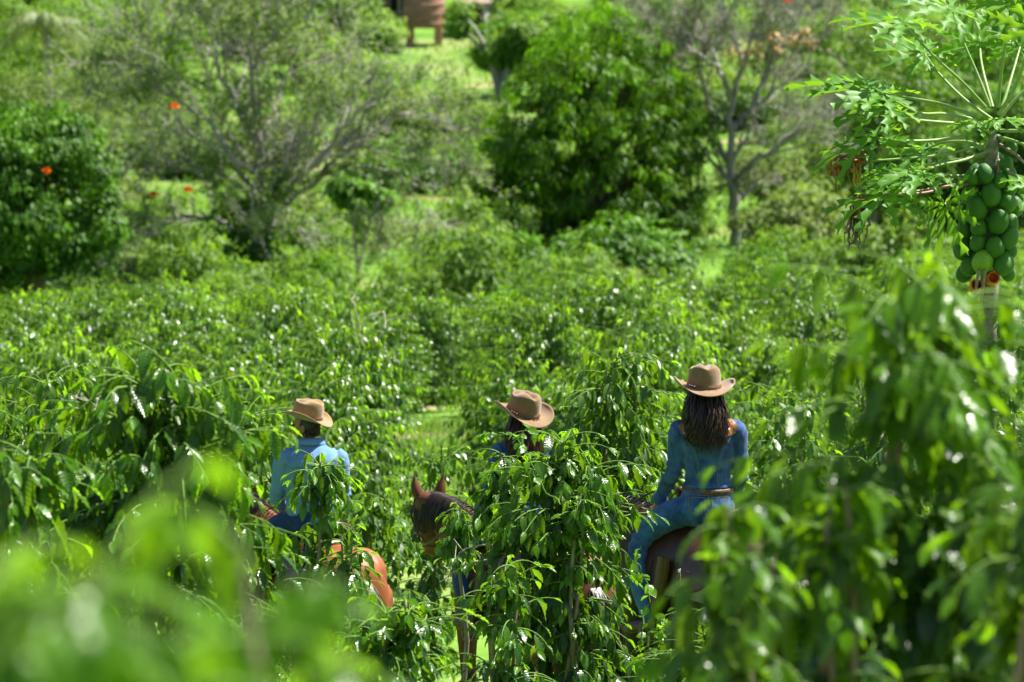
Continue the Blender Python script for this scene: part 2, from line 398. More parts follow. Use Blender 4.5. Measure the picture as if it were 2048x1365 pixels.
M['papaya_trunk'] = bark('papaya_trunk', (.16, .15, .11), (.30, .27, .21), 9, 2.5)
M['petiole'] = simple('petiole', (.16, .30, .06), (.28, .36, .12), .45, .4, 6)
M['petiole_red'] = simple('reddish_petiole', (.22, .10, .08), (.30, .17, .11), .5, .4, 6)
M['petiole_grey'] = simple('withered_stalk', (.20, .16, .12), (.34, .29, .23), .8, .2, 14)
M['dry_leaf'] = simple('withered_leaf', (.26, .09, .03), (.42, .20, .07), .7, .3, 25, .5, 80)
M['dry_leaf_grey'] = simple('dead_grey_leaf', (.13, .08, .06), (.30, .22, .19), .8, .2, 22, .5, 80)
M['yellow_leaf'] = simple('yellowed_leaf', (.45, .38, .04), (.55, .3, .05), .6, .3, 18, .3, 60)
def building(name, c1, c2, scale=1.5, rough=.8): return simple(name, c1, c2, rough, .3, scale, .3, 20)
M['rust'] = building('rusty_metal', (.40, .19, .125), (.26, .14, .10), 1.2)
M['wood_grey'] = building('weathered_wood', (.20, .14, .11), (.32, .24, .19), 2)
M['white_wall'] = building('white_plaster', (.60, .60, .58), (.72, .70, .68), 1)
M['pale_roof'] = building('pale_sheet_roof', (.52, .50, .47), (.68, .65, .60), .8)
M['painted_shade'] = simple('painted_shade_black', (.02, .018, .018), None, .9, .1)  # near-black colour standing in for shade inside openings and a shadowed shape
M['brick'] = building('brick_pier', (.36, .17, .11), (.45, .25, .17), 3)

# ground: grass, pale dry grass and reddish soil in patches
b = NB('field_ground'); co = b.coord()
n1 = b.noise(.09, 4, co, .6); n2 = b.noise(.5, 4, co, .6); n3 = b.noise(9, 4, co, .7); n4 = b.noise(.22, 3, co)
c = b.mix(b.rng(n2, .35, .65), (.065, .155, .018), (.13, .25, .03))
c = b.mix(b.math('MULTIPLY', b.rng(n1, .52, .62), .5), c, (.26, .26, .11))
c = b.mix(b.math('MULTIPLY', b.rng(n4, .60, .66), .75), c, (.36, .235, .16))
c = b.mix(b.math('MULTIPLY', b.rng(n3, .5, .75), .4), c, (.05, .11, .02))
M['ground'] = b.done(b.bsdf(c, .95, .15, b.bump(n3, .6, .05)))

# ------------------------------------------------------------------ the ground
ys = np.concatenate([np.linspace(-400, -12, 12), np.arange(-8, 60, 1.0), np.arange(60, 220, 2.5), np.arange(220, 480, 8), np.linspace(500, 1400, 14)])
us = np.linspace(-1, 1, 121)
X = us[None, :] * (14 + np.abs(ys)[:, None] * .75) * (.35 + .65 * np.abs(us[None, :])); Y = np.broadcast_to(ys[:, None], X.shape)
Z = gz(X, Y); g = MB(); idx = np.arange(X.size).reshape(X.shape)
g.add(np.stack([X, Y, Z], -1), np.stack([idx[:-1, :-1], idx[:-1, 1:], idx[1:, 1:], idx[1:, :-1]], -1).reshape(-1, 4))
tag(g.build('ground', M['ground'], attrs=False), kind='structure')

# ------------------------------------------------------------------ leaves
def leaf_tmpl(nl, nw, width=.36, wave=.05, fold=.18, curl=.5, freq=5.0, phase=0.0, tip=1.15, jag=0.0):
    t = np.linspace(0, 1, nl + 1); s = np.linspace(-1, 1, nw + 1)
    w = np.sin(np.pi * np.clip(t, 0, 1) ** .85) ** .8 * (1 - .25 * t ** 3) * width / 2
    w[0] = .006; w[-1] = .004
    if jag: w = w * (1 - jag * (np.arange(len(w)) % 2))
    Tt, S = np.meshgrid(t, s, indexing='ij'); Wd = w[:, None]
    x = S * Wd
    z = fold * np.abs(S) * Wd + wave * np.sin(freq * 2 * np.pi * Tt + phase + (S > 0) * 1.7) * np.abs(S) ** 1.5 * (Wd / (width / 2))
    a = -curl * Tt  # bend downwards
    yb = np.concatenate([[0], np.cumsum(np.cos(a[1:, 0]) / nl)]); zb = np.concatenate([[0], np.cumsum(np.sin(a[1:, 0]) / nl)])
    y = yb[:, None] - z * np.sin(a); z2 = zb[:, None] + z * np.cos(a)
    V = np.stack([x, y, z2], -1).reshape(-1, 3); UV = np.stack([S * (Wd / (width / 2)), Tt], -1).reshape(-1, 2)
    i = np.arange((nl + 1) * (nw + 1)).reshape(nl + 1, nw + 1)
    F = np.stack([i[:-1, :-1], i[:-1, 1:], i[1:, 1:], i[1:, :-1]], -1).reshape(-1, 4)
    return V, F, UV
def tmpl_set(level, rs):
    cfg = {'fine': (9, 4), 'mid': (5, 2), 'low': (3, 2), 'flat': (2, 2)}[level]
    return [leaf_tmpl(*cfg, width=rs.uniform(.34, .43), wave=rs.uniform(.03, .065) if level in ('fine', 'mid') else .02, fold=rs.uniform(.1, .35),
                      curl=rs.uniform(.2, 1.0), freq=rs.uniform(3.5, 5.5), phase=rs.uniform(0, 6)) for _ in range(5)]
def put_leaves(mb, pos, d, up, L, tint, tmpls, rs, mat=0):
    n = len(pos)
    if n == 0: return
    d = nrmz(d); side = nrmz(np.cross(d, up)); nr = np.cross(side, d)
    which = rs.integers(0, len(tmpls), n)
    for k, (V, F, UV) in enumerate(tmpls):
        s = which == k; m = int(s.sum())
        if not m: continue
        P = pos[s][:, None, :] + L[s][:, None, None] * (V[None, :, 0:1] * side[s][:, None] + V[None, :, 1:2] * d[s][:, None] + V[None, :, 2:3] * nr[s][:, None])
        Fk = (F[None] + (np.arange(m) * len(V))[:, None, None]).reshape(-1, 4)
        mb.add(P.reshape(-1, 3), Fk, tint=np.repeat(tint[s], len(V), 0), uv=np.tile(UV, (m, 1)), mat=mat)
def rand_dirs(rs, n):
    v = rs.normal(size=(n, 3)); return nrmz(v)

def coffee_bush(seed, H, Rr, nlat=95, leaf=.145, level='mid', stems=3, droop=1.0, pitch=.065, young=.25, base=.12, env=1.0):
    """arching laterals with drooping opposite leaf pairs; returns (wood MB, foliage MB)"""
    rs = np.random.default_rng(seed); wood, fol = MB(), MB(); tm = tmpl_set(level, rs)
    K = 7; SP = []
    for i in range(stems):
        a = rs.uniform(0, 6.28); off = np.array([math.cos(a), math.sin(a), 0]) * Rr * rs.uniform(.12, .32); h = H * rs.uniform(.84, .97)
        t = np.linspace(0, 1, 9)[:, None]
        P = np.array([rs.uniform(-.05, .05), rs.uniform(-.05, .05), -.08]) * (1 - t) + t * (off + np.array([0, 0, h])) + .03 * np.sin(t * rs.uniform(4, 9) + rs.uniform(0, 6)) * np.array([1, .7, 0])
        SP.append(P); tubes(wood, P, np.linspace(.022, .005, 9), 6)
    SP = np.array(SP)
    si = rs.integers(0, stems, nlat); h = np.clip(base + (1 - base) * rs.random(nlat) ** .85, 0, .995)
    u = h * 8; i0 = np.minimum(u.astype(int), 7); f = (u - i0)[:, None]
    S = SP[si, i0] * (1 - f) + SP[si, i0 + 1] * f
    az = rs.uniform(0, 2 * np.pi, nlat)
    e = np.where(h > .55, np.sqrt(np.clip(1 - ((h - .55) / .5) ** 2, .04, 1)), .82 + .18 * (h / .55))
    Ln = Rr * (.25 + .75 * e) * rs.uniform(.65, 1.12, nlat) * env
    el0 = R(20) + R(40) * (h - .3) + rs.normal(0, .18, nlat); el1 = el0 - R(62) * droop * rs.uniform(.6, 1.3, nlat)
    t = np.linspace(0, 1, K); P = np.zeros((nlat, K, 3)); P[:, 0] = S; azw = az.copy()
    for k in range(1, K):
        el = el0 + (el1 - el0) * t[k]; azw = azw + rs.normal(0, .09, nlat)
        P[:, k] = P[:, k - 1] + (Ln / (K - 1))[:, None] * np.stack([np.cos(el) * np.cos(azw), np.cos(el) * np.sin(azw), np.sin(el)], 1)
    P[:, :, 2] = np.maximum(P[:, :, 2], .05)
    tubes(wood, P, np.linspace(.0045, .0018, K)[None].repeat(nlat, 0), 4, mat=1)
    # leaf nodes
    pos, dr, up, tt, yg = [], [], [], [], []; pitch *= 1.12; leaf *= 1.10 if level == 'fine' else .98
    for i in range(nlat):
        m = max(3, int(Ln[i] * .88 / pitch)); tn = np.linspace(.16, 1, m) + rs.normal(0, .02, m); tn = np.clip(tn, 0, 1)
        u = tn * (K - 1); i0 = np.minimum(u.astype(int), K - 2); f = (u - i0)[:, None]
        p = P[i, i0] * (1 - f) + P[i, i0 + 1] * f; tg = nrmz(P[i, i0 + 1] - P[i, i0])
        for sgn in (-1, 1):
            sd = np.stack([-tg[:, 1], tg[:, 0], np.zeros(m)], 1) * sgn
            spread = rs.uniform(.55, 1.1, m)[:, None]
            tipf = (tn > .93)[:, None]
            hz = nrmz(tg * np.array([1, 1, .3])) * np.where(tipf, 1.2, .75) + sd * np.where(tipf, .35, spread)
            dd = nrmz(hz) + np.stack([np.zeros(m), np.zeros(m), -rs.uniform(.35, 2.0, m) * droop * np.where(tn > .93, .25, 1)], 1)
            pos.append(p); dr.append(dd); tt.append(tn); yg.append(np.full(m, h[i]))
    for P0 in SP:      # upright leading shoots
        q = P0[-1]; m = 8
        a = rs.uniform(0, 6.28, m); pos.append(np.repeat(q[None], m, 0) - np.outer(rs.uniform(0, .12, m), [0, 0, 1]))
        dr.append(np.stack([np.cos(a), np.sin(a), rs.uniform(-.6, .7, m)], 1)); tt.append(np.full(m, .97)); yg.append(np.ones(m))
    pos = np.concatenate(pos); dr = nrmz(np.concatenate(dr)); tt = np.concatenate(tt); yg = np.concatenate(yg); n = len(pos)
    up = np.array([0, 0, 1.]) + .45 * rand_dirs(rs, n) + .35 * dr * np.array([1, 1, 0])
    L = leaf * rs.uniform(.6, 1.2, n) * np.where(tt > .93, .6, 1) * (.85 + .15 * rs.random(n))
    tint = np.stack([rs.random(n), np.clip((tt > .86) * .65 + young * (yg > .75) + rs.random(n) * .3 - .1, 0, 1), rs.random(n)], 1)
    sxy = Rr / np.percentile(np.hypot(pos[:, 0], pos[:, 1]), 93); sz = H / np.percentile(pos[:, 2], 98.5)
    S_ = np.array([sxy, sxy, sz]); pivot = S_
    for mb in (wood,): mb.V = [v * S_ for v in mb.V]
    n0 = len(tm); fol = MB(); put_leaves(fol, pos * S_, dr, up, L, tint, tm, rs)
    return wood, fol

def make_bush(name, seed, H, Rr, mat='coffee', label=None, cat='coffee bush', group=None, **k):
    r = empty(name); wood, fol = coffee_bush(seed, H, Rr, **k)
    wood.build('stems', [M['coffee_stem'], M['twig_green']], r); fol.build('foliage', M[mat], r)
    return tag(r, label, cat, group)

# ---- near bushes, each its own mesh: (px, top py, distance, radius, kwargs, label)
G_NEAR = 'coffee bushes standing around the riders'
near = [
 (190, 1160, 3.3, .26, dict(nlat=120, level='fine', leaf=.088, stems=3, pitch=.045, young=.7), 'very close, strongly blurred coffee bush across the bottom left corner'),
 (470, 1150, 4.1, .18, dict(nlat=80, level='fine', leaf=.085, pitch=.045, young=.6), 'blurred close coffee bush at the bottom, between the two other blurred ones'),
 (730, 1190, 4.6, .19, dict(nlat=90, level='fine', leaf=.095, young=.7), 'blurred close coffee bush at bottom centre, rightmost of the three blurred ones'),
 (1850, 602, 10.4, .46, dict(nlat=270, level='fine', leaf=.13, droop=1.15, pitch=.053, young=.45), 'tall blurred coffee bush filling the right side below the papaya tree'),
 (1665, 985, 9.9, .16, dict(nlat=80, level='fine', leaf=.12, droop=1.2, young=.4), 'narrow blurred coffee bush between the lower one and the tall one on the right'),
 (1475, 1035, 9.4, .17, dict(nlat=85, level='fine', leaf=.12, droop=1.3), 'lower blurred coffee bush hanging in front of the dark horse'),
 (2130, 900, 8.6, .26, dict(nlat=110, level='fine', leaf=.125, droop=1.3), 'blurred coffee bush cut by the right edge of the picture'),
 (320, 752, 17.2, .52, dict(nlat=240, level='fine', leaf=.132, droop=1.15, pitch=.05), 'big rounded coffee bush left of the man in the light blue shirt'),
 (10, 905, 16.2, .36, dict(nlat=110, level='fine', leaf=.15, droop=1.3), 'coffee bush cut by the left edge, beside the big rounded bush'),
 (490, 1020, 19.5, .28, dict(nlat=110, level='fine', leaf=.13, droop=1.2), 'low coffee bush at the foot of the big rounded bush on the left'),
 (635, 930, 22.6, .26, dict(nlat=95, level='fine', leaf=.115, stems=1, droop=1.2), "slim sharp coffee bush in front of the man's back"),
 (705, 1075, 22.0, .18, dict(nlat=60, level='fine', leaf=.11, stems=2), "small coffee bush partly hiding the chestnut horse's rump"),
 (800, 1200, 19.4, .34, dict(nlat=100, level='fine', leaf=.12), "low coffee bush below the chestnut horse's rump"),
 (1118, 888, 22.4, .41, dict(nlat=270, level='fine', leaf=.12, droop=1.1, pitch=.048), 'dense sharp coffee bush hiding the middle woman and her horse'),
 (1150, 1000, 22.0, .13, dict(nlat=60, level='fine', leaf=.115, pitch=.05), "sharp lower coffee bush left of the right woman's leg"),
 (1008, 908, 22.9, .15, dict(nlat=60, level='fine', leaf=.115, stems=2, base=.80), "slender coffee shoots in front of the middle woman's left arm"),
 (915, 1012, 26.4, .13, dict(nlat=34, level='fine', leaf=.115, stems=1, base=.80), "thin coffee shoots crossing in front of the bay horse's neck"),
 (1010, 1130, 21.4, .28, dict(nlat=90, level='fine', leaf=.115), "sharp low coffee bush left of the dense one, below the middle woman's leg"),
 (1450, 1225, 21.4, .42, dict(nlat=150, level='fine', leaf=.11), 'low coffee bush in shade under the dark horse'),
 (1250, 722, 29.9, .52, dict(nlat=210, level='mid', leaf=.14, droop=1.15, pitch=.055), 'tall arching coffee bush between the two women, behind them'),
 (865, 905, 33.2, .40, dict(nlat=120, level='mid', leaf=.135), "coffee bush just beyond the bay horse's ears"),
 (760, 985, 32.0, .42, dict(nlat=110, level='mid', leaf=.135), 'coffee bush right of the man, beyond the chestnut horse'),
 (1110, 900, 32.5, .50, dict(nlat=120, level='mid', leaf=.135), 'coffee bush directly behind the middle woman'),
 (470, 800, 31.5, .55, dict(nlat=150, level='mid', leaf=.14), 'coffee bush beyond the man, seen left of his hat'),
 (60, 760, 30.0, .62, dict(nlat=160, level='mid', leaf=.14), 'coffee bush at the left edge beyond the big rounded bush'),
 (1570, 790, 30.5, .55, dict(nlat=160, level='mid', leaf=.14), 'coffee bush behind the right woman, right of her shoulder'),
 (1790, 655, 33.5, .60, dict(nlat=160, level='mid', leaf=.14), 'coffee bush beyond the tall blurred one, left of the papaya trunk'),
 (2010, 635, 26.0, .50, dict(nlat=150, level='mid', leaf=.13), 'coffee bush at the foot of the papaya tree'),
]
for i, (px, py, d, rr, kw, lab) in enumerate(near):
    p = W(px, py, d); z = gzf(p.x, d); H = max(.9, p.z - z)
    r = make_bush('coffee_bush', 100 + i, H, rr, 'coffee_near' if d < 25 else 'coffee', lab, group=G_NEAR, **kw)
    r.location = (p.x, d, z)

# ---- the field: rows of bushes copied from six
field_src = []
for i in range(6):
    r = make_bush('coffee_bush', 300 + i, 1.9, .95, 'coffee', nlat=210, level='mid', leaf=.128, droop=.85, pitch=.052, young=.3)
    field_src.append(r)
rs = np.random.default_rng(5); used = [False] * 6; nf = 0
def field_label(px, d):
    if d < 48: a = 'in the nearest rows beyond the riders'
    elif d < 66: a = 'in the middle rows'
    else: a = 'in the farthest rows'
    for lim, s in ((330, 'towards the dark left edge tree'), (700, 'below the big bare spreading tree'), (960, 'along the open grassy lane'),
                   (1380, 'below the dark mango tree'), (1700, 'below the grey trunked tree')):
        if px < lim: return 'green coffee bush %s, %s' % (a, s)
    return 'green coffee bush %s, towards the papaya tree' % a
yrow = 35.5
while yrow < 99:
    step = 2.1 if yrow < 60 else 2.45
    half = yrow * .12 + 2.6
    xs = np.arange(-half - rs.uniform(0, 1.2), half, 1.75 if yrow < 60 else 2.0)
    for x in xs:
        x2, y2 = x + rs.normal(0, .22), yrow + rs.normal(0, .3)
        px = topx(x2, y2)
        lane_c = 868 + (y2 - 45) * .3
        lane = 800 if y2 < 34 else 1
        if 34 < y2 < 62 and abs(px - lane_c) < (100 if y2 > 44 else 80) + 0.65 / y2 * FPX * .55: continue
        if 62 <= y2 < 66 and abs(px - 900) < 60: continue
        if px < 1050 and y2 > 86: continue
        if px < -260 or px > 2300: continue
        k = int(rs.integers(0, 6))
        if used[k]: r = copy_tree(field_src[k])
        else: r = field_src[k]; used[k] = True
        s = rs.uniform(.68, 1.16) * (.96 if y2 > 60 else .93)
        if rs.random() < .12: s *= 1.12
        if 760 < px < 1010 and y2 > 60: s *= .9
        r.location = (x2, y2, gzf(x2, y2) - .03); r.rotation_euler = (0, 0, rs.uniform(0, 6.28)); r.scale = (s * rs.uniform(.78, 1.02), s * .92, s * rs.uniform(.95, 1.08))
        tag(r, field_label(px, y2), 'coffee bush', 'coffee bushes planted across the field'); nf += 1
    yrow += step
for k in range(6):
    if not used[k]: field_src[k].location = (3, 70, gzf(3, 70))
print('field bushes', nf)

# ------------------------------------------------------------------ trees
def grow(rs, base, direction, L, r, levels, wig=.12, up=.15):
    """levels: list of (children, angle, length ratio, lift). returns list of (P,R) per level"""
    K = 7; out = []
    S = np.array([base], float); D = nrmz(np.array([direction], float)); Ls = np.array([L], float); Rs = np.array([r], float)
    for li in range(len(levels) + 1):
        B = len(S); P = np.zeros((B, K, 3)); P[:, 0] = S; d = D.copy()
        for k in range(1, K):
            d = nrmz(d + wig * rand_dirs(rs, B) + np.array([0, 0, up * (.25 if li else .1)]) / 3)
            P[:, k] = P[:, k - 1] + d * (Ls / (K - 1))[:, None]
        end = .55 if li == 0 else .35
        Rr = Rs[:, None] * np.linspace(1, end, K)[None]
        out.append((P, Rr, d))
        if li == len(levels): break
        nc, ang, ratio, lift, tmin = levels[li]
        t = rs.uniform(tmin, 1, (B, nc)); t[:, 0] = 1.0
        u = t * (K - 1); i0 = np.minimum(u.astype(int), K - 2); f = (u - i0)[..., None]
        bi = np.arange(B)[:, None]
        S2 = P[bi, i0] * (1 - f) + P[bi, i0 + 1] * f
        T = nrmz(P[bi, i0 + 1] - P[bi, i0])
        rd = rand_dirs(rs, B * nc).reshape(B, nc, 3); rd = nrmz(rd - (rd * T).sum(-1, keepdims=True) * T)
        aa = R(ang) * rs.uniform(.55, 1.3, (B, nc, 1)); aa[:, 0] *= .5
        D2 = nrmz(T * np.cos(aa) + rd * np.sin(aa) + np.array([0, 0, lift]))
        L2 = Ls[:, None] * ratio * rs.uniform(.7, 1.2, (B, nc)) * (1.15 - .35 * t)
        R2 = np.minimum(Rs[:, None] * (1 - t * (1 - end)) * .72, Rs[:, None] * .7)
        S, D, Ls, Rs = S2.reshape(-1, 3), D2.reshape(-1, 3), L2.ravel(), R2.ravel()
    return out
def add_skeleton(mb, sk, sides=(10, 7, 5, 4, 3, 3, 3), rmin=.004):
    for i, (P, Rr, _) in enumerate(sk): tubes(mb, P, np.maximum(Rr, rmin), sides[min(i, len(sides) - 1)])
def twig_leaves(mb, sk, rs, per, L, droop, tm, last=1, young=.3, keep=1.0):
    for P, Rr, d in sk[-last:]:
        B, K, _ = P.shape; n = int(B * per)
        bi = rs.integers(0, B, n); u = rs.uniform(1, K - 1.01, n); i0 = u.astype(int); f = (u - i0)[:, None]
        pos = P[bi, i0] * (1 - f) + P[bi, i0 + 1] * f + rs.normal(0, L * .4, (n, 3))
        if keep < 1:
            nz = np.array([noise.noise(Vector(p) * .45) for p in pos]); s = nz > np.quantile(nz, 1 - keep); pos = pos[s]; n = len(pos)
        dd = rand_dirs(rs, n) + np.array([0, 0, -droop]); up = np.array([0, 0, 1.]) + .8 * rand_dirs(rs, n)
        put_leaves(mb, pos, dd, up, L * rs.uniform(.6, 1.3, n), np.stack([rs.random(n), rs.random(n) * young * 2, rs.random(n)], 1), tm, rs)
def clumps(mb, centers, outs, rs, per, spread, L, tm, droop=.8, young=None, yrand=.3):
    """rosettes of drooping leaves"""
    n = len(centers); bi = np.repeat(np.arange(n), per); m = len(bi)
    v = rand_dirs(rs, m); v = nrmz(v + .6 * outs[bi])
    pos = centers[bi] + v * spread * rs.uniform(.1, 1, (m, 1)) * np.array([1, 1, .7])
    dd = nrmz(v * np.array([1, 1, .5]) + np.array([0, 0, -droop]) * rs.uniform(.4, 1.2, (m, 1))); up = np.array([0, 0, 1.]) + .5 * rand_dirs(rs, m) + .4 * v
    yg = (np.zeros(n) if young is None else young)[bi] + rs.random(m) * yrand
    put_leaves(mb, pos, dd, up, L * rs.uniform(.65, 1.25, m), np.stack([rs.random(m), np.clip(yg, 0, 1), rs.random(m)], 1), tm, rs)
def lobe_points(rs, lobes, n, inner=.55):
    """points in the shells of ellipsoid lobes [(x,y,z,rx,ry,rz)], returns centre, outward"""
    L = np.array(lobes, float); vol = L[:, 3] * L[:, 4] + L[:, 3] * L[:, 5]; k = rs.choice(len(L), n, p=vol / vol.sum())
    v = rand_dirs(rs, n); r = rs.uniform(inner, 1.0, (n, 1)) ** .6
    return L[k, :3] + v * r * L[k, 3:], v, k
RS = np.random.default_rng
flatT = tmpl_set('flat', RS(1)); lowT = tmpl_set('low', RS(2))
broadT = [leaf_tmpl(2, 2, width=.6, wave=0, fold=.25, curl=.5) for _ in range(2)]
longT = [leaf_tmpl(3, 2, width=.26, wave=0, fold=.25, curl=c) for c in (.4, .8, 1.1)]
def rel(px, py, d, base):
    p = W(px, py, d); return np.array([p.x - base[0], d - base[1], p.z - base[2]])
def base_at(px, d):
    x = (px - 1024) / FPX * d / math.cos(R(PITCH)) * math.cos(R(PITCH)); x = W(px, 600, d).x
    return (x, d, gzf(x, d))

def flowers(root, rs, pts, b0, size=.125):
    for (px, py, d) in pts:
        f = MB(); c = rel(px, py, d, b0); n = 30
        v = rand_dirs(rs, n); v[:, 2] = np.abs(v[:, 2]); put_leaves(f, c + v * .03, v, rand_dirs(rs, n), np.full(n, size), rs.random((n, 3)), broadT, rs)
        f.build('blossom', M['flower'], root)

# 1 dense mango tree
d = 142; b0 = base_at(1195, d); rs = RS(11); t = empty('mango_tree', b0)
k = d / FPX
lob = []
for (px, py, rx, ry) in [(1190, 85, 95, 75), (1110, 130, 80, 70), (1265, 110, 80, 75), (1200, 170, 120, 80), (1060, 200, 75, 70), (1330, 190, 75, 70), (1030, 270, 75, 70),
                         (1380, 215, 50, 45), (1370, 290, 60, 65), (1140, 260, 120, 90), (1270, 270, 110, 90), (1010, 340, 70, 60), (1360, 370, 65, 60), (1090, 370, 110, 80), (1240, 370, 120, 80),
                         (985, 410, 55, 45), (1040, 425, 80, 45), (1330, 430, 70, 50), (1120, 425, 85, 40), (1270, 422, 85, 40), (1330, 445, 40, 30)]:
    for s in (-1, 0, 1):
        o = rel(px, py, d, b0); lob.append((o[0] * (1 - .12 * abs(s)), s * rx * k * rs.uniform(.9, 1.5), o[2] + rs.normal(0, .2), rx * k * .96, rx * k * .96, ry * k * .94))
wd = MB()
for a in range(7):
    tgt = np.array(lob[rs.integers(0, len(lob))][:3])
    tubes(wd, curve([(0, 0, -.3, .34), (rs.normal(0, .3), rs.normal(0, .3), 1.6, .28), (*(tgt * .6), .15), (*tgt, .05)], 12)[:, :3], curve([(.34,), (.26,), (.15,), (.05,)], 12)[:, 0], 9)
for (px0, px1) in ((1185, 1175), (1215, 1235)):
    q = rel(px1, 440, d, b0); tubes(wd, curve([(px0 * 0 + (px0 - 1195) * k, 0, -.3), ((px0 - 1195) * k * 1.5, -.3, 1.), (q[0], -.5, q[2])], 10), np.linspace(.26, .14, 10), 9)
wd.build('trunk', M['bark_brown'], t)
cr = MB(); C, O, kk = lobe_points(rs, lob, 3000, .55)
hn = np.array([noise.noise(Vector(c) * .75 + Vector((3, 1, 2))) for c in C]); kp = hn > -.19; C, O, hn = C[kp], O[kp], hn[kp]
yy = np.clip(.08 + .6 * (hn > .04) * (O[:, 2] > .1) + .45 * (C[:, 2] > 6.6) + .15 * O[:, 2], 0, 1)  # upper clumps given the pale leaf tint, painting a sunlit crown top
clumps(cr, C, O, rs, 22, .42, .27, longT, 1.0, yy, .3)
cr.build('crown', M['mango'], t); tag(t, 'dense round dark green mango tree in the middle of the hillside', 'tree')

# 2 big bare spreading tree (left of centre)
def skel_tree(px, d, seed, name, label, H, trunk_r, levels, lean=(0, 0, 1), L0=None, barkm='bark_grey', leafm='tree_leaf', per=5, leaf=.16, keep=.6, droop=.4, stretch=(1, 1, 1), tm=None, wig=.16, up=.15, last=1, extra=None, fl=None):
    rs = RS(seed); b0 = base_at(px, d); t = empty(name, b0)
    sk = grow(rs, (0, 0, -.3), lean, L0 or H * .3, trunk_r, levels, wig, up)
    sk = [(P * np.array(stretch), Rr, dd) for P, Rr, dd in sk]
    wd = MB(); add_skeleton(wd, sk); 
    if extra: extra(wd, rs, b0)
    wd.build('trunk', M[barkm], t)
    fo = MB(); twig_leaves(fo, sk, rs, per, leaf, droop, tm or flatT, last, .35, keep)
    fo.build('crown', M[leafm], t)
    if fl: flowers(t, rs, fl, b0)
    return tag(t, label, 'tree'), sk, b0
def limbs_tree(px, d, seed, name, label, limbs, trunk, sub, barkm, leafm, per, leaf, keep, droop, fl=None, tm=None, last=2, clear=False):
    """main limbs traced as paths (px, py, depth offset, radius); twigs grown from them"""
    rs = RS(seed); b0 = base_at(px, d); t = empty(name, b0); wd, fo = MB(), MB()
    def hidden(q):
        q = q + np.array(b0); d_ = q[:, 1]; u = 1024 + q[:, 0] / d_ * FPX; v = 682.5 + FPX * np.tan(np.arctan2(CAMZ - q[:, 2], d_) - R(PITCH)); return ((u > 735) & (u < 1010) & (v < 105)).mean() > .12
    for pts in limbs:
        rows = [(*rel(a, b_, d + c, b0), r) for a, b_, c, r in pts]
        C = curve(rows, 22); C[:, :3] += rs.normal(0, .05, C[:, :3].shape)
        tubes(wd, C[:, :3], np.maximum(C[:, 3] * .68, .01), 9)
        for q in range(sub[0]):
            i = int(rs.integers(5, 22)); i = min(i, 21); dirn = nrmz(C[min(i, 20) + 1, :3] - C[min(i, 20), :3])
            dd = nrmz(dirn + .9 * rand_dirs(rs, 1)[0] + np.array([0, 0, .3]))
            sk = grow(rs, C[i, :3], dd, sub[1] * rs.uniform(.6, 1.3), max(C[i, 3] * .4, .026), [(4, 42, .72, .12, .3), (5, 42, .68, .05, .2), (5, 45, .66, 0, .1)][:sub[2]], .2, .25)
            if clear and hidden(sk[-1][0][:, -1]): continue
            add_skeleton(wd, sk, (6, 4, 3, 3), .009)
            twig_leaves(fo, sk, rs, per, leaf, droop, tm or flatT, last, .35, keep)
    wd.build('trunk', M[barkm], t); fo.build('crown', M[leafm], t)
    if fl: flowers(t, rs, fl, b0)
    return tag(t, label, 'tree'), b0, rs
lt, b0, rs = limbs_tree(515, 118, 21, 'spreading_tree', 'huge nearly bare tree with grey twigs spreading wide, left of the mango tree',
    [[(515, 590, 0, .30), (512, 500, 0, .24), (515, 400, 0, .2), (520, 290, 0, .16), (500, 150, 0, .1), (490, 20, 0, .05)],
     [(512, 500, 0, .2), (560, 400, -.5, .17), (625, 330, -1, .14), (690, 255, -1.5, .09), (750, 190, -2, .05), (780, 150, -2, .03)],
     [(540, 450, 0, .15), (610, 380, 1, .13), (690, 335, 1, .1), (770, 345, 1, .07), (830, 370, 1, .05), (880, 375, 1, .03)],
     [(625, 330, -1, .1), (720, 290, 0, .08), (790, 235, .5, .06), (860, 215, 1, .03)],
     [(515, 400, 0, .15), (470, 330, -1, .12), (420, 250, -1, .08), (350, 200, -1.5, .05), (270, 160, -2, .03)],
     [(520, 300, 0, .13), (450, 160, 1, .09), (390, 80, 1, .06), (330, 40, 1, .03)],
     [(520, 300, 0, .13), (560, 180, 1, .09), (600, 80, 1, .06), (640, -20, 1, .03)],
     [(505, 480, 0, .12), (430, 440, 1, .09), (350, 440, 1, .07), (260, 470, 1, .04)],
     [(500, 150, 0, .08), (560, 60, -1, .06), (700, 20, -1, .03)],
     [(524, 585, -.4, .13), (530, 500, -.4, .1), (520, 400, -.4, .06)]],
    None, (8, 1.9, 3), 'bark_grey', 'tree_leaf', 4.2, .16, .75, .3, fl=[(348, 216, 113.5), (376, 382, 113.5), (308, 391, 115.4)], clear=True)
# leafy vines round its trunk
vt = empty('climbing_vine', b0); fo = MB(); C = np.array([rel(500 + rs.normal(0, 30), rs.uniform(400, 580), 117.3 + rs.normal(0, .4), b0) for _ in range(120)])
clumps(fo, C, rand_dirs(rs, 120), rs, 14, .3, .17, broadT, 1.0); fo.build('foliage', M['dark_leaf'], vt)
wd = MB(); tubes(wd, curve([(-.3, -.35, -.1), (-.1, -.4, .8), (-.3, -.35, 1.8)], 12), np.full(12, .03), 5); wd.build('stem', M['bark_brown'], vt)
tag(vt, 'dark leafy vine wrapped around the trunk of the big bare tree', 'vine')

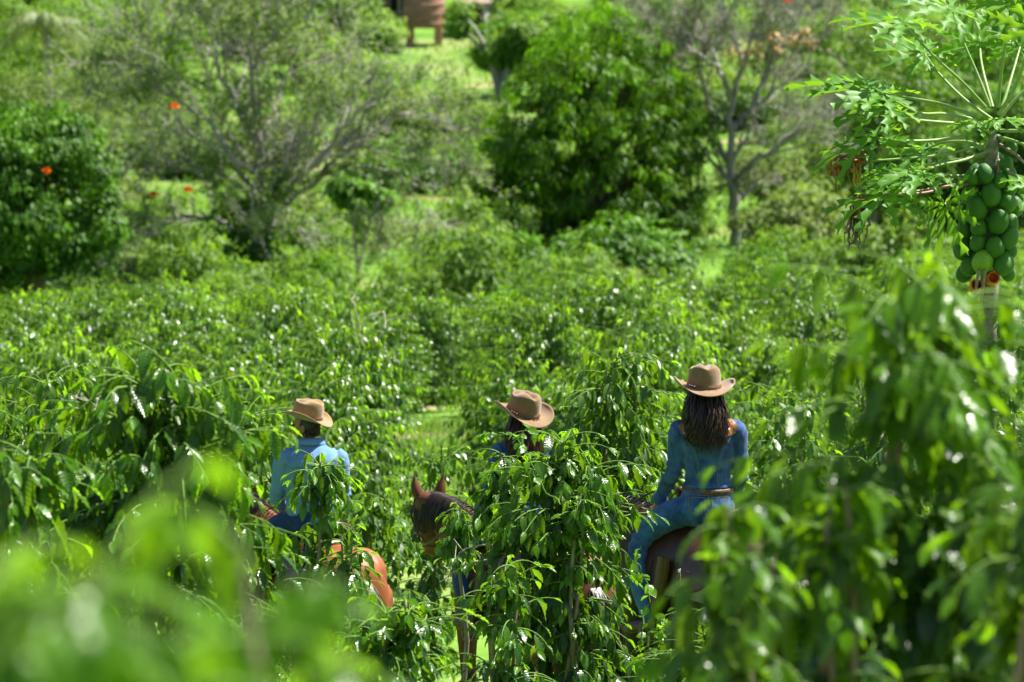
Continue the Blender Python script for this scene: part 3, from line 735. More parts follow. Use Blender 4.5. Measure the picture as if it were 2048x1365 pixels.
# 3 grey-trunked spreading tree right of the mango
lt, b0, rs = limbs_tree(1470, 143, 31, 'spreading_tree', 'grey trunked tree with dark spreading limbs, right of the mango tree',
    [[(1472, 510, 0, .30), (1470, 440, 0, .27), (1468, 390, 0, .25), (1462, 320, 0, .2), (1466, 200, 0, .15), (1500, 90, 0, .08), (1520, 10, 0, .04)],
     [(1470, 375, 0, .2), (1500, 330, -.5, .17), (1545, 300, -1, .13), (1600, 260, -1, .08), (1660, 250, -1, .04)],
     [(1462, 330, 0, .18), (1430, 280, .5, .15), (1425, 230, .5, .11), (1400, 160, 0, .06), (1370, 90, 0, .03)],
     [(1464, 260, 0, .16), (1500, 220, .5, .12), (1560, 175, .5, .08), (1640, 120, .5, .04)],
     [(1466, 200, 0, .15), (1440, 150, -.5, .12), (1400, 110, -.5, .07), (1340, 60, -.5, .03)],
     [(1500, 220, 0, .12), (1560, 100, 1, .07), (1600, 30, 1, .03)],
     [(1468, 200, 0, .12), (1480, 110, -1, .08), (1440, 20, -1, .04)]],
    None, (7, 1.7, 3), 'bark_grey', 'olive_leaf', 1.8, .15, .55, .5, fl=[(1575, 4, 142), (1665, 38, 144)])
fo = MB(); C = np.array([rel(a, b_, 141.5, b0) + rs.normal(0, .12, 3) for a, b_ in [(1485, 112), (1505, 98), (1560, 95), (1600, 75), (1612, 60), (1585, 70), (1545, 78), (1460, 100), (1520, 108), (1595, 92), (1620, 85)] for _ in range(3)])
clumps(fo, C, rand_dirs(rs, len(C)), rs, 14, .22, .16, broadT, .5); o = fo.build('blossom', M['tan_leaf'], lt); o['label'] = 'tan dry blossom clusters in the crown'
fo = MB(); C = np.array([rel(1420 + rs.normal(0, 45), 385 + rs.normal(0, 30), 142, b0) + rs.normal(0, .3, 3) for _ in range(160)])

# generic leafy tree on limbs + clumps
def lobe_tree(name, px, d, seed, lobes, leafm, barkm, label, ncl=700, per=16, L=.2, spread=.35, droop=.7, tm=None, young=.2, trunkr=.16, nlimb=6, fl=None, inner=.4, hang=0):
    rs = RS(seed); b0 = base_at(px, d); t = empty(name, b0); k = d / FPX; lob = []
    for (qx, qy, rx, ry) in lobes:
        o = rel(qx, qy, d, b0); o[1] = rs.normal(0, rx * k * .4); lob.append((*o, rx * k, rx * k * .9, ry * k))
    wd = MB()
    for a in range(nlimb):
        tg = np.array(lob[a % len(lob)][:3]) + rs.normal(0, .2, 3)
        tubes(wd, curve([(rs.normal(0, .03), rs.normal(0, .03), -.3), (tg[0] * .2, tg[1] * .2, max(tg[2] * .4, .3)), tuple(tg * np.array([.65, .65, .8])), tuple(tg)], 10), np.linspace(trunkr, trunkr * .15, 10), 7)
    wd.build('trunk', M[barkm], t)
    cr = MB(); C, O, _ = lobe_points(rs, lob, ncl, inner)
    C[:, 2] = np.maximum(C[:, 2], .15)
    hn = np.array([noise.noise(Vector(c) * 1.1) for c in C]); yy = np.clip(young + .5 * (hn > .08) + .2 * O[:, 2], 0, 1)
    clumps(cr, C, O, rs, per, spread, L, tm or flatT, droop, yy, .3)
    if hang:
        for q in range(hang):
            c = C[rs.integers(0, len(C))]; m = 40; zz = np.linspace(0, rs.uniform(1, 2.6), m)
            p = c + np.stack([.08 * np.sin(zz * 3 + q), .08 * np.cos(zz * 2.5 + q), -zz], 1); p = p[p[:, 2] > .1]; m = len(p)
            if m: put_leaves(cr, p + rs.normal(0, .05, (m, 3)), rand_dirs(rs, m) + np.array([0, 0, -1.]), rand_dirs(rs, m), np.full(m, .17), np.stack([rs.random(m), rs.random(m) * .5, rs.random(m)], 1), broadT, rs)
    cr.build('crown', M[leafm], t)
    if fl: flowers(t, rs, fl, b0)
    return tag(t, label, 'tree')
lobe_tree('broadleaf_tree', 70, 108, 41, [(60, 285, 90, 60), (140, 290, 70, 60), (110, 250, 50, 40), (20, 250, 60, 50), (0, 330, 100, 90), (170, 380, 60, 70), (200, 440, 45, 60), (185, 330, 50, 45), (40, 420, 130, 90), (0, 490, 90, 80), (110, 480, 80, 70), (-90, 380, 110, 110)],
          'dark_leaf', 'bark_brown', 'dark vine hung tree at the left edge, below the brownish one', 1300, 18, .17, .33, 1.1, broadT, .1, .25, 8, fl=[(94, 346, 106.4)], hang=70)
lobe_tree('thicket_tree', 190, 150, 42, [(200, 130, 110, 60), (120, 180, 110, 60), (260, 190, 80, 60), (40, 200, 90, 70), (180, 240, 120, 60), (330, 260, 60, 60)],
          'olive_leaf', 'bark_grey', 'brownish olive thin-leaved tree above the dark vine hung tree', 700, 12, .17, .5, .3, None, .1, .18, 8, inner=.2)
lobe_tree('broadleaf_tree', 300, 190, 43, [(60, 90, 90, 50), (150, 60, 80, 60), (240, 100, 60, 60), (310, 130, 70, 50), (360, 60, 60, 40)], 'shrub', 'bark_grey', 'bright green tree at the top left behind the palm', 800, 14, .24, .5, .5, None, .35, .2, 6)
lobe_tree('broadleaf_tree', 1000, 215, 44, [(1000, 105, 50, 30), (1050, 70, 40, 35), (1060, 110, 40, 40), (915, 50, 18, 26), (918, 22, 16, 20)], 'shrub', 'bark_grey', 'bright green tree between the white outbuilding and the mango tree', 700, 14, .26, .5, .6, broadT, .4, .2, 6)
lobe_tree('broadleaf_tree', 1730, 150, 45, [(1720, 200, 80, 70), (1790, 150, 80, 80), (1680, 300, 70, 60), (1780, 280, 90, 70), (1860, 220, 80, 90), (1740, 370, 90, 50), (1850, 350, 90, 60)],
          'shrub', 'bark_grey', 'soft green tree behind the papaya leaves', 1100, 14, .2, .5, .7, None, .1, .2, 8)
lobe_tree('broadleaf_tree', 1930, 128, 46, [(1900, 330, 80, 70), (1990, 300, 80, 90), (2060, 250, 80, 110), (1860, 420, 80, 60), (1960, 420, 90, 60), (2060, 400, 80, 80)],
          'dark_leaf', 'bark_brown', 'darker green tree behind the papaya fruit at the right edge', 1200, 16, .18, .4, .8, broadT, .15, .2, 8)
lobe_tree('broadleaf_tree', 1760, 205, 47, [(1700, 60, 90, 50), (1800, 80, 90, 60), (1900, 60, 90, 60), (2000, 70, 90, 70), (1600, 60, 70, 40)], 'shrub', 'bark_grey', 'pale green tree high on the slope behind the top papaya leaves', 900, 12, .26, .6, .5, None, .3, .2, 6)
lobe_tree('broadleaf_tree', 1330, 225, 48, [(1340, 30, 80, 50), (1420, 50, 80, 50), (1280, 20, 60, 40)], 'shrub', 'bark_grey', 'pale green tree above and right of the mango tree', 600, 12, .26, .6, .5, None, .2, .2, 6)
# slender young tree
lobe_tree('young_tree', 716, 124, 49, [(716, 385, 34, 22), (690, 375, 30, 20), (745, 395, 28, 20)], 'dark_leaf', 'bark_grey', 'slender young tree with a thin pale trunk between the bare tree and mango tree', 90, 14, .3, .3, .9, broadT, .2, .06, 3)

# palm at the very top left
rs = RS(61); d = 165; b0 = base_at(90, d); t = empty('palm_tree', b0); wd = MB(); top = rel(90, 45, d, b0)
tubes(wd, curve([(0, 0, -.3), (.3, 0, 3), tuple(top)], 14), np.linspace(.22, .15, 14), 9); wd.build('trunk', M['bark_grey'], t)
for q in range(16):
    f = MB(); a = q / 16 * 6.28 + rs.normal(0, .1); e = rs.uniform(-.1, 1.0); n = 34; s = np.linspace(0, 1, n)
    L = 2.6; P = top + np.stack([L * s * math.cos(a) * math.cos(e * .8), L * s * math.sin(a) * math.cos(e * .8), L * (s * math.sin(e) - .9 * s ** 2)], 1)
    tubes(f, P[::3], np.linspace(.025, .006, len(P[::3])), 4); tg = nrmz(np.gradient(P, axis=0)); sd = nrmz(np.cross(tg, [0, 0, 1.]))
    for sg in (-1, 1):
        put_leaves(f, P, sd * sg * .9 + tg * .6 + np.array([0, 0, -.45]), np.tile([0, 0, 1.], (n, 1)) + .2 * rand_dirs(rs, n), .75 * np.sin(np.clip(s * .9 + .12, 0, 1) * 3.1), np.stack([rs.random(n), rs.random(n), rs.random(n)], 1),
                   [leaf_tmpl(3, 2, width=.07, wave=0, fold=.3, curl=.6)], rs)
    f.build('frond', M['palm'], t)
tag(t, 'pale palm tree with arching fronds at the top left corner', 'palm tree')

# hillside shrubs (copies of five)
shr = []
for i in range(6):
    r = empty('hillside_shrub'); rs = RS(500 + i); lob = [(rs.normal(0, .5), rs.normal(0, .5), rs.uniform(.4, 1.2), rs.uniform(.5, .9), rs.uniform(.5, .9), rs.uniform(.4, .8)) for _ in range(6)]
    wd = MB()
    for l in lob: tubes(wd, curve([(0, 0, -.15), (l[0] * .4, l[1] * .4, l[2] * .5), l[:3]], 7), np.linspace(.045, .012, 7), 5)
    wd.build('stems', M['bark_brown'], r); C, O, _ = lobe_points(rs, lob, 260, .4); C[:, 2] = np.maximum(C[:, 2], .1)
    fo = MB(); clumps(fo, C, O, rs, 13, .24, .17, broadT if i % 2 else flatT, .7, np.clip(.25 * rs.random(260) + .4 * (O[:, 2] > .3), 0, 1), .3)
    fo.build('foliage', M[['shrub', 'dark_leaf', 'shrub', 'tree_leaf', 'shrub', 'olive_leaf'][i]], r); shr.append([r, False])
rs = RS(77); ns = 0
def shrub_label(px, d):
    a = 'at the foot of the slope' if d < 135 else ('on the middle slope' if d < 185 else 'high near the buildings')
    for lim, s in ((260, 'below the dark vine hung tree'), (480, 'left of the big bare tree'), (700, 'right of the bare tree trunk'), (940, 'between the bare tree and the mango tree'), (1360, 'around the mango tree'), (1640, 'around the grey trunked tree')):
        if px < lim: return 'green shrub %s, %s' % (a, s)
    return 'green shrub %s, behind the papaya tree' % a
tries = 0
while ns < 285 and tries < 4000:
    tries += 1
    y = rs.uniform(98, 300); x = rs.uniform(-1, 1) * (y * .125 + 3); px = topx(x, y)
    if px < -150 or px > 2200: continue
    if y < 112 and px > 1050 and rs.random() < .6: continue
    nzv = noise.noise(Vector((x * .13, y * .05, 3.3)))
    if nzv < -.16: continue
    if 790 < px < 880 and 125 < y < 175: continue
    if y > 205 and 780 < px < 985: continue
    if 1380 < px < 1540 and 120 < y < 165: continue
    if 380 < px < 470 and y < 140: continue
    if 1110 < px < 1270 and 118 < y < 150: continue
    k = int(rs.integers(0, 6)); s = rs.uniform(.6, 1.25) * (1 + (y - 100) / 160 * .9)
    r, u = shr[k]
    if u: r = copy_tree(r)
    shr[k][1] = True
    r.location = (x, y, gzf(x, y)); r.rotation_euler = (0, 0, rs.uniform(0, 6.28)); r.scale = (s * rs.uniform(.9, 1.3), s, s * rs.uniform(.7, 1.2))
    tag(r, shrub_label(px, y), 'shrub', 'shrubs scattered over the hillside'); ns += 1
for (px, d, s, k) in [(440, 112, .8, 1), (1520, 118, .85, 1), (1530, 120, .7, 0), (880, 118, .8, 0), (930, 121, .8, 1), (480, 108, .8, 0), (800, 112, .8, 2), (640, 111, .9, 1), (1060, 125, .9, 1)]:
    r = copy_tree(shr[k][0]); b0 = base_at(px, d); r.location = b0; r.scale = (s, s, s * 1.1); r.rotation_euler = (0, 0, px)
    tag(r, shrub_label(px, d), 'shrub', 'shrubs scattered over the hillside')
# far woodland beyond
rs = RS(88)
far_src = lobe_tree('far_tree', 1024, 300, 89, [(1024 + a, b_, 75, 60) for a, b_ in ((-70, -90), (60, -110), (0, -150), (10, -60), (-20, -110), (90, -60))], 'shrub', 'bark_grey', 'distant green tree on the slope behind the buildings', 500, 12, .4, .9, .5, None, .25, .3, 6)
first = True
for row in (285, 330, 380):
    for x in np.arange(-46 - (row - 285) * .1, 47 + (row - 285) * .1, 7.5):
        r = far_src if first else copy_tree(far_src); first = False
        xx, yy = x + rs.normal(0, 1.5), row + rs.normal(0, 6); s = rs.uniform(.5, .85)
        r.location = (xx, yy, gzf(xx, yy) - .5); r.rotation_euler = (0, 0, rs.uniform(0, 6)); r.scale = (s, s, s)
        tag(r, 'distant green tree on the slope behind the buildings', 'tree', 'distant trees behind the buildings')

# ------------------------------------------------------------------ buildings at the top of the picture
def gable_house(name, px, d, w, dp, h, label, wallm, roofm, rz=0.0, openings=(), drop=0.0, roofh=1.0, posts=0):
    b0 = base_at(px, d); t = empty(name, (b0[0], b0[1], b0[2] - drop), rz)
    m = MB(); box(m, (0, 0, h / 2 - .3), (w, dp, h + .6)); m.build('wall', M[wallm], t, smooth=False)
    m = MB(); o = .45; V = [(-w / 2 - o, -dp / 2 - o, h), (w / 2 + o, -dp / 2 - o, h), (w / 2 + o, 0, h + roofh), (-w / 2 - o, 0, h + roofh), (w / 2 + o, dp / 2 + o, h), (-w / 2 - o, dp / 2 + o, h)]
    V2 = V + [(x, y, z - .1) for x, y, z in V]
    m.add(np.array(V2), [[0, 1, 2, 3], [3, 2, 4, 5], [7, 6, 9, 8], [8, 9, 11, 10], [0, 6, 7, 1], [5, 4, 10, 11], [0, 3, 9, 6], [3, 5, 11, 9], [1, 7, 8, 2], [2, 8, 10, 4]])
    n = int(w / .45)
    for i in range(n):
        x = -w / 2 + (i + .5) * w / n
        tubes(m, [(x, -dp / 2 - o, h + .02), (x, 0, h + roofh + .02)], [.05, .05], 5); tubes(m, [(x, dp / 2 + o, h + .02), (x, 0, h + roofh + .02)], [.05, .05], 5)
    m.build('roof', M[roofm], t, smooth=False)
    for (kind, x, z, ww, hh) in openings:
        m = MB(); box(m, (x, -dp / 2 - .005, z), (ww, .06, hh)); m.build(kind, M['painted_shade'], t, smooth=False)  # wall is not cut; flat panel painted with the interior's shade
        f = MB(); 
        for sx in (-1, 1): box(f, (x + sx * (ww / 2 + .05), -dp / 2 - .03, z), (.1, .12, hh + .2))
        box(f, (x, -dp / 2 - .03, z + hh / 2 + .05), (ww - .002, .12, .1))
        f.build(kind + '_frame', M['wood_grey'], t, smooth=False)
    for i in range(posts):
        m = MB(); x = -w / 2 + i * w / (posts - 1); box(m, (x, -dp / 2 - 1.2, h / 2 - .2), (.18, .18, h + .3)); m.build('post', M['wood_grey'], t, smooth=False)
    if posts:
        m = MB(); box(m, (0, -dp / 2 - .8, h + .03 - .2), (w + .6, 1.6, .08)); m.build('veranda_roof', M[roofm], t, smooth=False)
    return tag(t, label, 'building')
gable_house('wooden_house', 765, 266, 5.2, 4.5, 2.6, 'weathered brown wooden house behind the bare tree at the top edge', 'wood_grey', 'rust', .1, [('window', -1.2, 1.4, 1.0, 1.0), ('door', .9, 1.0, 1.0, 2.0)], posts=4)
gable_house('outbuilding', 955, 255, 1.4, 2.4, 1.9, 'small white outbuilding right of the rusty tank', 'white_wall', 'wood_grey', -.2, [('door', .2, .85, .6, 1.5)], roofh=.4)
gable_house('pale_house', 560, 262, 6.0, 5, 2.0, 'low house with a pale sheet roof above the bare tree', 'white_wall', 'pale_roof', .05, [('window', -1.6, 1.2, .9, .8), ('window', 1.6, 1.2, .9, .8)], roofh=1.6)
gable_house('shadow_block', 235, 262, 2.6, 3, 2.4, 'near-black block painted as a shadow at the top left beside the bright green tree', 'painted_shade', 'wood_grey', 0, [('door', 0, 1.1, 1.2, 2.0)], roofh=.5)  # block coloured near-black in place of a blue-black shadow
d = 250; b0 = base_at(850, d); t = empty('water_tank', b0); t.scale = (1.1,) * 3
m = MB(); C = [(0, 0, .95, .98, .98, 0), (0, 0, 1.0, 1.05, 1.05, 0), (0, 0, 1.7, 1.12, 1.12, 0), (0, 0, 2.6, 1.05, 1.05, 0), (0, 0, 2.7, .9, .9, 0)]; loft(m, C, 28)
m.build('tank', M['rust'], t)
for z in (1.2, 1.7, 2.2):
    m = MB(); a = np.linspace(0, 2 * np.pi, 33); tubes(m, np.stack([1.13 * np.cos(a), 1.13 * np.sin(a), np.full(33, z)], 1), np.full(33, .035), 5); m.build('hoop', M['wood_grey'], t)
for x in (-.75, .75):
    for y in (-.6, .6):
        m = MB(); box(m, (x, y, .3), (.4, .4, 1.3)); m.build('pier', M['brick'], t, smooth=False)
tag(t, 'round rusty red tank raised on brick piers', 'tank')

# ------------------------------------------------------------------ grass and undergrowth
rs = RS(91); gm = MB(); bladeT = [leaf_tmpl(2, 1, width=w_, wave=0, fold=0, curl=c) for w_, c in ((.09, .6), (.07, 1.2))]
n = 12000; y = rs.uniform(44, 66, n); px = 868 + (y - 45) * .3 + rs.normal(0, 95, n); x = (px - 1024) / FPX * y
put_leaves(gm, np.stack([x, y, gz(x, y)], 1), rand_dirs(rs, n) * .6 + np.array([0, 0, 1.]), rand_dirs(rs, n), rs.uniform(.05, .22, n), np.stack([rs.random(n), rs.random(n) * .7, rs.random(n)], 1), bladeT, rs)
tag(gm.build('grass', M['grass']), 'short pale green grass on the open lane through the field', 'grass', kind='stuff')
gm = MB(); n = 46000; y = rs.uniform(92, 250, n); x = rs.uniform(-1, 1, n) * (y * .13 + 3)
nzv = np.sin(x * .35 + 1) * np.sin(y * .11) + rs.normal(0, .5, n); s = nzv > -.4; x, y = x[s], y[s]; n = len(x)
put_leaves(gm, np.stack([x, y, gz(x, y)], 1), rand_dirs(rs, n) * .6 + np.array([0, 0, 1.]), rand_dirs(rs, n), rs.uniform(.2, .65, n), np.stack([rs.random(n), rs.random(n) * .8, rs.random(n)], 1), [leaf_tmpl(2, 1, width=.2, wave=0, fold=0, curl=.8)], rs)
tag(gm.build('hillside_grass', M['grass']), 'tall bright grass and weeds covering the hillside', 'grass', kind='stuff')
gm = MB(); n = 15000; y = rs.uniform(17, 34, n); x = rs.uniform(-1, 1, n) * (y * .13 + .6); hgt = rs.uniform(0, .45, n) * (.5 + .5 * np.sin(x * 2) * np.sin(y * 1.7))
put_leaves(gm, np.stack([x, y, gz(x, y) + np.abs(hgt)], 1), rand_dirs(rs, n) * np.array([1, 1, .5]), np.array([0, 0, 1.]) + .5 * rand_dirs(rs, n), rs.uniform(.03, .09, n), np.stack([rs.random(n), rs.random(n) * .6, rs.random(n)], 1), [leaf_tmpl(3, 2, width=.5, wave=.03, fold=.2, curl=.6)], rs)
tag(gm.build('undergrowth', M['coffee']), 'low leafy weeds on the ground under the coffee bushes and horses', 'weeds', kind='stuff')

# vines over the middle bush, with curled tendrils
rs = RS(95); vp = W(1290, 1200, 21.7); v = empty('tendril_vine', (vp.x, 21.7, gzf(vp.x, 21.7))); m, lf = MB(), MB(); b0 = v.location
for path in ([(1290, 1330), (1285, 1240), (1300, 1190), (1280, 1140), (1268, 1110), (1285, 1095)], [(1240, 1330), (1310, 1260), (1325, 1240), (1345, 1255)], [(1120, 1010), (1075, 960), (1060, 920), (1040, 880), (1052, 858), (1066, 862)],
             [(1060, 920), (1030, 872), (985, 870), (960, 868)], [(1430, 1290), (1420, 1210), (1450, 1190), (1470, 1215), (1500, 1190)]):
    P = np.array([rel(a, b_, 21.75 + .1 * math.sin(i), b0) for i, (a, b_) in enumerate(path)]); C = curve(P, 40); C += .008 * np.sin(np.arange(40)[:, None] * np.array([1.1, .9, 1.3]))
    m = MB(); tubes(m, C, np.linspace(.004, .002, 40), 5); m.build('stem', M['twig_green'], v)
    i = rs.integers(4, 39, 16); n = 16; put_leaves(lf, C[i], rand_dirs(rs, n) + np.array([0, -.3, -.3]), np.array([0, -.3, 1.]) + .5 * rand_dirs(rs, n), rs.uniform(.03, .07, n), np.stack([rs.random(n), np.full(n, .9), rs.random(n)], 1), [leaf_tmpl(4, 2, width=.75, wave=.05, fold=.2, curl=.5)], rs)
lf.build('foliage', M['coffee_near'], v); tag(v, 'thin curling vine with small pale leaves climbing over the sharp middle bushes', 'vine')
for (path, lab) in (([(985, 1090), (930, 1100), (905, 1128), (890, 1150)], 'bare pale twig arching across the middle woman\'s boot'), ([(1010, 1120), (950, 1125), (915, 1140), (880, 1165)], 'lower bare pale twig below the middle woman\'s boot')):
    P = [W(a, b_, 22.3) for a, b_ in path]; o0 = P[0]; m = MB(); g0 = Vector((o0.x + .25, 22.5, gzf(o0.x + .25, 22.5)))
    C = curve([tuple(g0 - o0), (.30, .1, -.45), (.20, .05, -.08)] + [tuple(p - o0) for p in P], 36); C += rs.normal(0, .003, C.shape); tubes(m, C, np.linspace(.009, .0025, 36), 6)
    for q in range(4):
        i = 20 + q * 4; tubes(m, [C[i], C[i] + rs.normal(0, .05, 3)], [.003, .0015], 4)
    o = m.build('bare_twig', M['twig_pale']); o.location = o0; tag(o, lab, 'twig')

for (px, d, h, n, lab) in ((235, 42.0, 1.9, 7, 'bare pale dead branches sticking up above the field on the left'), (1375, 64.0, 2.3, 5, 'single pale leaning stalk above the far rows, below the mango tree'),
                        (748, 52.0, 2.2, 5, 'thin pale stalk above the field right of the bare tree'), (1800, 34.5, 2.4, 6, 'pale leafless stem above the field left of the papaya trunk')):
    b1 = base_at(px, d); m = MB()
    for q in range(n):
        a = rs.uniform(0, 6.28); hh = h * rs.uniform(.75, 1.05); l = rs.uniform(.1, .4)
        C = curve([(0, 0, -.1), (l * .3 * math.cos(a), l * .3 * math.sin(a), hh * .5), (l * math.cos(a), l * math.sin(a), hh), (l * 1.7 * math.cos(a), l * 1.7 * math.sin(a), hh * rs.uniform(.85, 1.1))], 16)
        tubes(m, C, np.linspace(.014, .005, 16), 5)
        for k2 in range(3): i = int(rs.integers(7, 15)); tubes(m, [C[i], C[i] + rs.normal(0, .14, 3)], [.006, .003], 4)
    o = m.build('dead_branch', M['twig_pale']); o.location = b1; tag(o, lab, 'dead branch')
# ------------------------------------------------------------------ papaya tree
PD = 27.0; pc = W(1986, 292, PD); b0 = (pc.x, PD, gzf(pc.x, PD)); PT = empty('papaya_tree', b0); rs = RS(120); k = PD / FPX
def pr(px, py, dy=0.0): return rel(px, py, PD + dy, b0)
m = MB(); tk = curve([(.05, .0, -.1, .10), (.0, 0, .8, .09), tuple(pr(1978, 640)) + (.058,), tuple(pr(1980, 450)) + (.06,), tuple(pr(1984, 310)) + (.042,), tuple(pr(1986, 262)) + (.016,)], 40)
rr = tk[:, 3] * (1 + .05 * np.sin(np.arange(40) * 2.3)); tubes(m, tk[:, :3], rr, 14, cap=True); m.build('trunk', M['papaya_trunk'], PT)
def papaya_blade(mb, c, fwd, up, size, rs, nl=9, droop=.8, mat=0, narrow=1.0):
    fwd = nrmz(np.array(fwd, float)); sd = nrmz(np.cross(fwd, up)); nr = np.cross(sd, fwd)
    for li in range(nl):
        a = (li - (nl - 1) / 2) / ((nl - 1) / 2) * R(132); a += rs.normal(0, .05)
        L = size * (1 - .38 * abs(a / R(138)) ** 1.3) * rs.uniform(.9, 1.1)
        d0 = fwd * math.cos(a) + sd * math.sin(a); s0 = nrmz(np.cross(d0, nr))
        n = 27; t = np.linspace(0, 1, n)
        body = np.where(t < .25, .045 + .01 * t / .25, .055) * (1 - t ** 3)
        # side lobes: pointed teeth that lean forward
        ph = (t * 4.2) % 1.0; tooth = np.clip(ph * 1.6, 0, 1) * (ph < .72) + (ph >= .72) * np.clip((1 - ph) * 1.1, 0, 1)
        w = L * narrow * (body * .9 + .17 * tooth * np.sin(np.pi * np.clip((t - .15) / .85, 0, 1)) ** .6 * (t > .18) * (1 - .35 * t))
        w[-1] = .001
        dr = droop * .75 * rs.uniform(.6, 1.4); ang = -dr * t ** 1.3; wob = rs.normal(0, .08)
        stp = L / (n - 1); ax = np.cumsum(np.cos(ang)) * stp; az_ = np.cumsum(np.sin(ang)) * stp
        mid = c + np.outer(ax, d0) + np.outer(az_, nr) + np.outer(wob * t ** 2 * L * .5, s0)
        fold = .35
        lean = np.outer(w * .85, d0)
        wz = .04 * L * np.sin(t * 21 + rs.uniform(0, 6)) 
        Lf = mid + np.outer(w, s0) + lean + np.outer(w * fold + wz * .5, nr); Rt = mid - np.outer(w, s0) + lean + np.outer(w * fold - wz * .5, nr)
        V = np.stack([Lf, mid, Rt], 1).reshape(-1, 3); i = np.arange(n * 3).reshape(n, 3)
        F = np.stack([i[:-1, :-1], i[:-1, 1:], i[1:, 1:], i[1:, :-1]], -1).reshape(-1, 4)
        tr = rs.random(); mb.add(V, F, tint=np.array([tr, rs.uniform(.2, .8), 0]), mat=mat)
# (petiole path px..., dy end), forward direction (x,y,z), blade size, droop, petiole material
PL = [
 ([(1985, 345), (1930, 352), (1880, 352), (1815, 352)], -.15, (-1, .2, -.2), (0, -.25, 1), .36, .8, 'petiole'),
 ([(1985, 310), (1930, 318), (1860, 330), (1800, 338)], .35, (-1, .5, -.1), (0, -.2, 1), .36, .8, 'petiole'),
 ([(1985, 240), (1930, 200), (1880, 150), (1850, 110)], .5, (-.8, .5, .4), (0, -.3, 1), .38, .7, 'petiole'),
 ([(1972, 216), (1925, 165), (1865, 110), (1806, 46)], -.3, (-1, .3, .15), (0, -.14, 1), .46, .7, 'petiole'),
 ([(1980, 215), (1955, 150), (1925, 80), (1905, 22)], .25, (-.8, .2, .5), (0, -.2, 1), .42, .7, 'petiole'),
 ([(1996, 215), (2002, 150), (2012, 80), (2022, 8)], -.2, (.2, .3, .8), (-.2, -1, .3), .42, .8, 'petiole'),
 ([(1985, 215), (1970, 160), (1962, 120), (1960, 90)], .5, (-.3, .6, .6), (0, -1, .5), .36, .7, 'petiole'),
 ([(2004, 215), (2018, 170), (2030, 130), (2040, 95)], .4, (.3, .4, .6), (0, -1, .6), .38, .7, 'petiole'),
 ([(1952, 233), (1880, 208), (1810, 195), (1750, 182)], .2, (-1, .25, .2), (0, -.18, 1), .52, .55, 'petiole'),
 ([(1950, 240), (1890, 228), (1835, 225), (1762, 186)], -.5, (-1, -.2, .15), (0, -.2, 1), .40, .7, 'petiole'),
 ([(1942, 249), (1880, 245), (1825, 238), (1775, 218)], -.35, (-1, -.3, -.1), (0, -.2, 1), .36, .9, 'petiole'),
 ([(1940, 272), (1870, 281), (1800, 282), (1752, 275)], -.3, (-1, -.1, -.35), (-.3, -.25, 1), .44, .8, 'petiole'),
 ([(1985, 285), (1930, 300), (1870, 312), (1735, 323)], -.2, None, None, 0, 0, 'petiole'),
 ([(1972, 360), (1900, 372), (1850, 386), (1772, 390)], -.45, (-1, -.4, -.3), (-.2, -.25, 1), .40, 1.0, 'petiole_red'),
 ([(1985, 300), (1930, 320), (1880, 330), (1845, 345)], -.5, (-.9, -.7, .0), (0, -.16, 1), .36, .9, 'petiole'),
 ([(1975, 300), (1940, 285), (1890, 285), (1850, 300)], .4, (-1, .4, -.1), (0, -.2, 1), .34, .7, 'petiole'),
 ([(1975, 370), (1920, 375), (1898, 395), (1890, 410)], -.35, (-.1, -.25, -1), (-1, -.6, -.1), .40, .3, 'petiole_grey'),
 ([(1984, 270), (1975, 262), (1965, 250), (1955, 245)], -.3, (-.5, -.9, -.2), (0, -.2, 1), .20, .9, 'petiole'),
 ([(1992, 262), (1996, 250), (2004, 242), (2010, 238)], -.35, (.3, -1, -.1), (0, -.16, 1), .20, .9, 'petiole'),
 ([(2000, 262), (2030, 262), (2070, 262), (2120, 255)], -.2, (1, -.1, .1), (0, -.16, 1), .42, .8, 'petiole'),
 ([(2000, 275), (2030, 283), (2080, 300), (2140, 310)], -.6, (1, -.4, -.1), (0, -.16, 1), .42, .8, 'petiole'),
 ([(2000, 290), (2030, 308), (2060, 335), (2100, 350)], -.7, (.8, -.6, -.2), (0, -.16, 1), .40, .9, 'petiole_grey'),
 ([(2000, 235), (2040, 190), (2090, 150), (2140, 110)], .1, (1, .1, .3), (0, -.16, 1), .46, .7, 'petiole'),
 ([(1998, 228), (2030, 175), (2050, 120), (2065, 60)], -.4, (.4, -.2, .9), (-.4, -1, .3), .42, .7, 'petiole'),
 ([(1996, 320), (2020, 345), (2045, 365), (2075, 372)], -.8, (.6, -.5, -.5), (.3, -.25, 1), .34, .9, 'petiole_grey'),
]
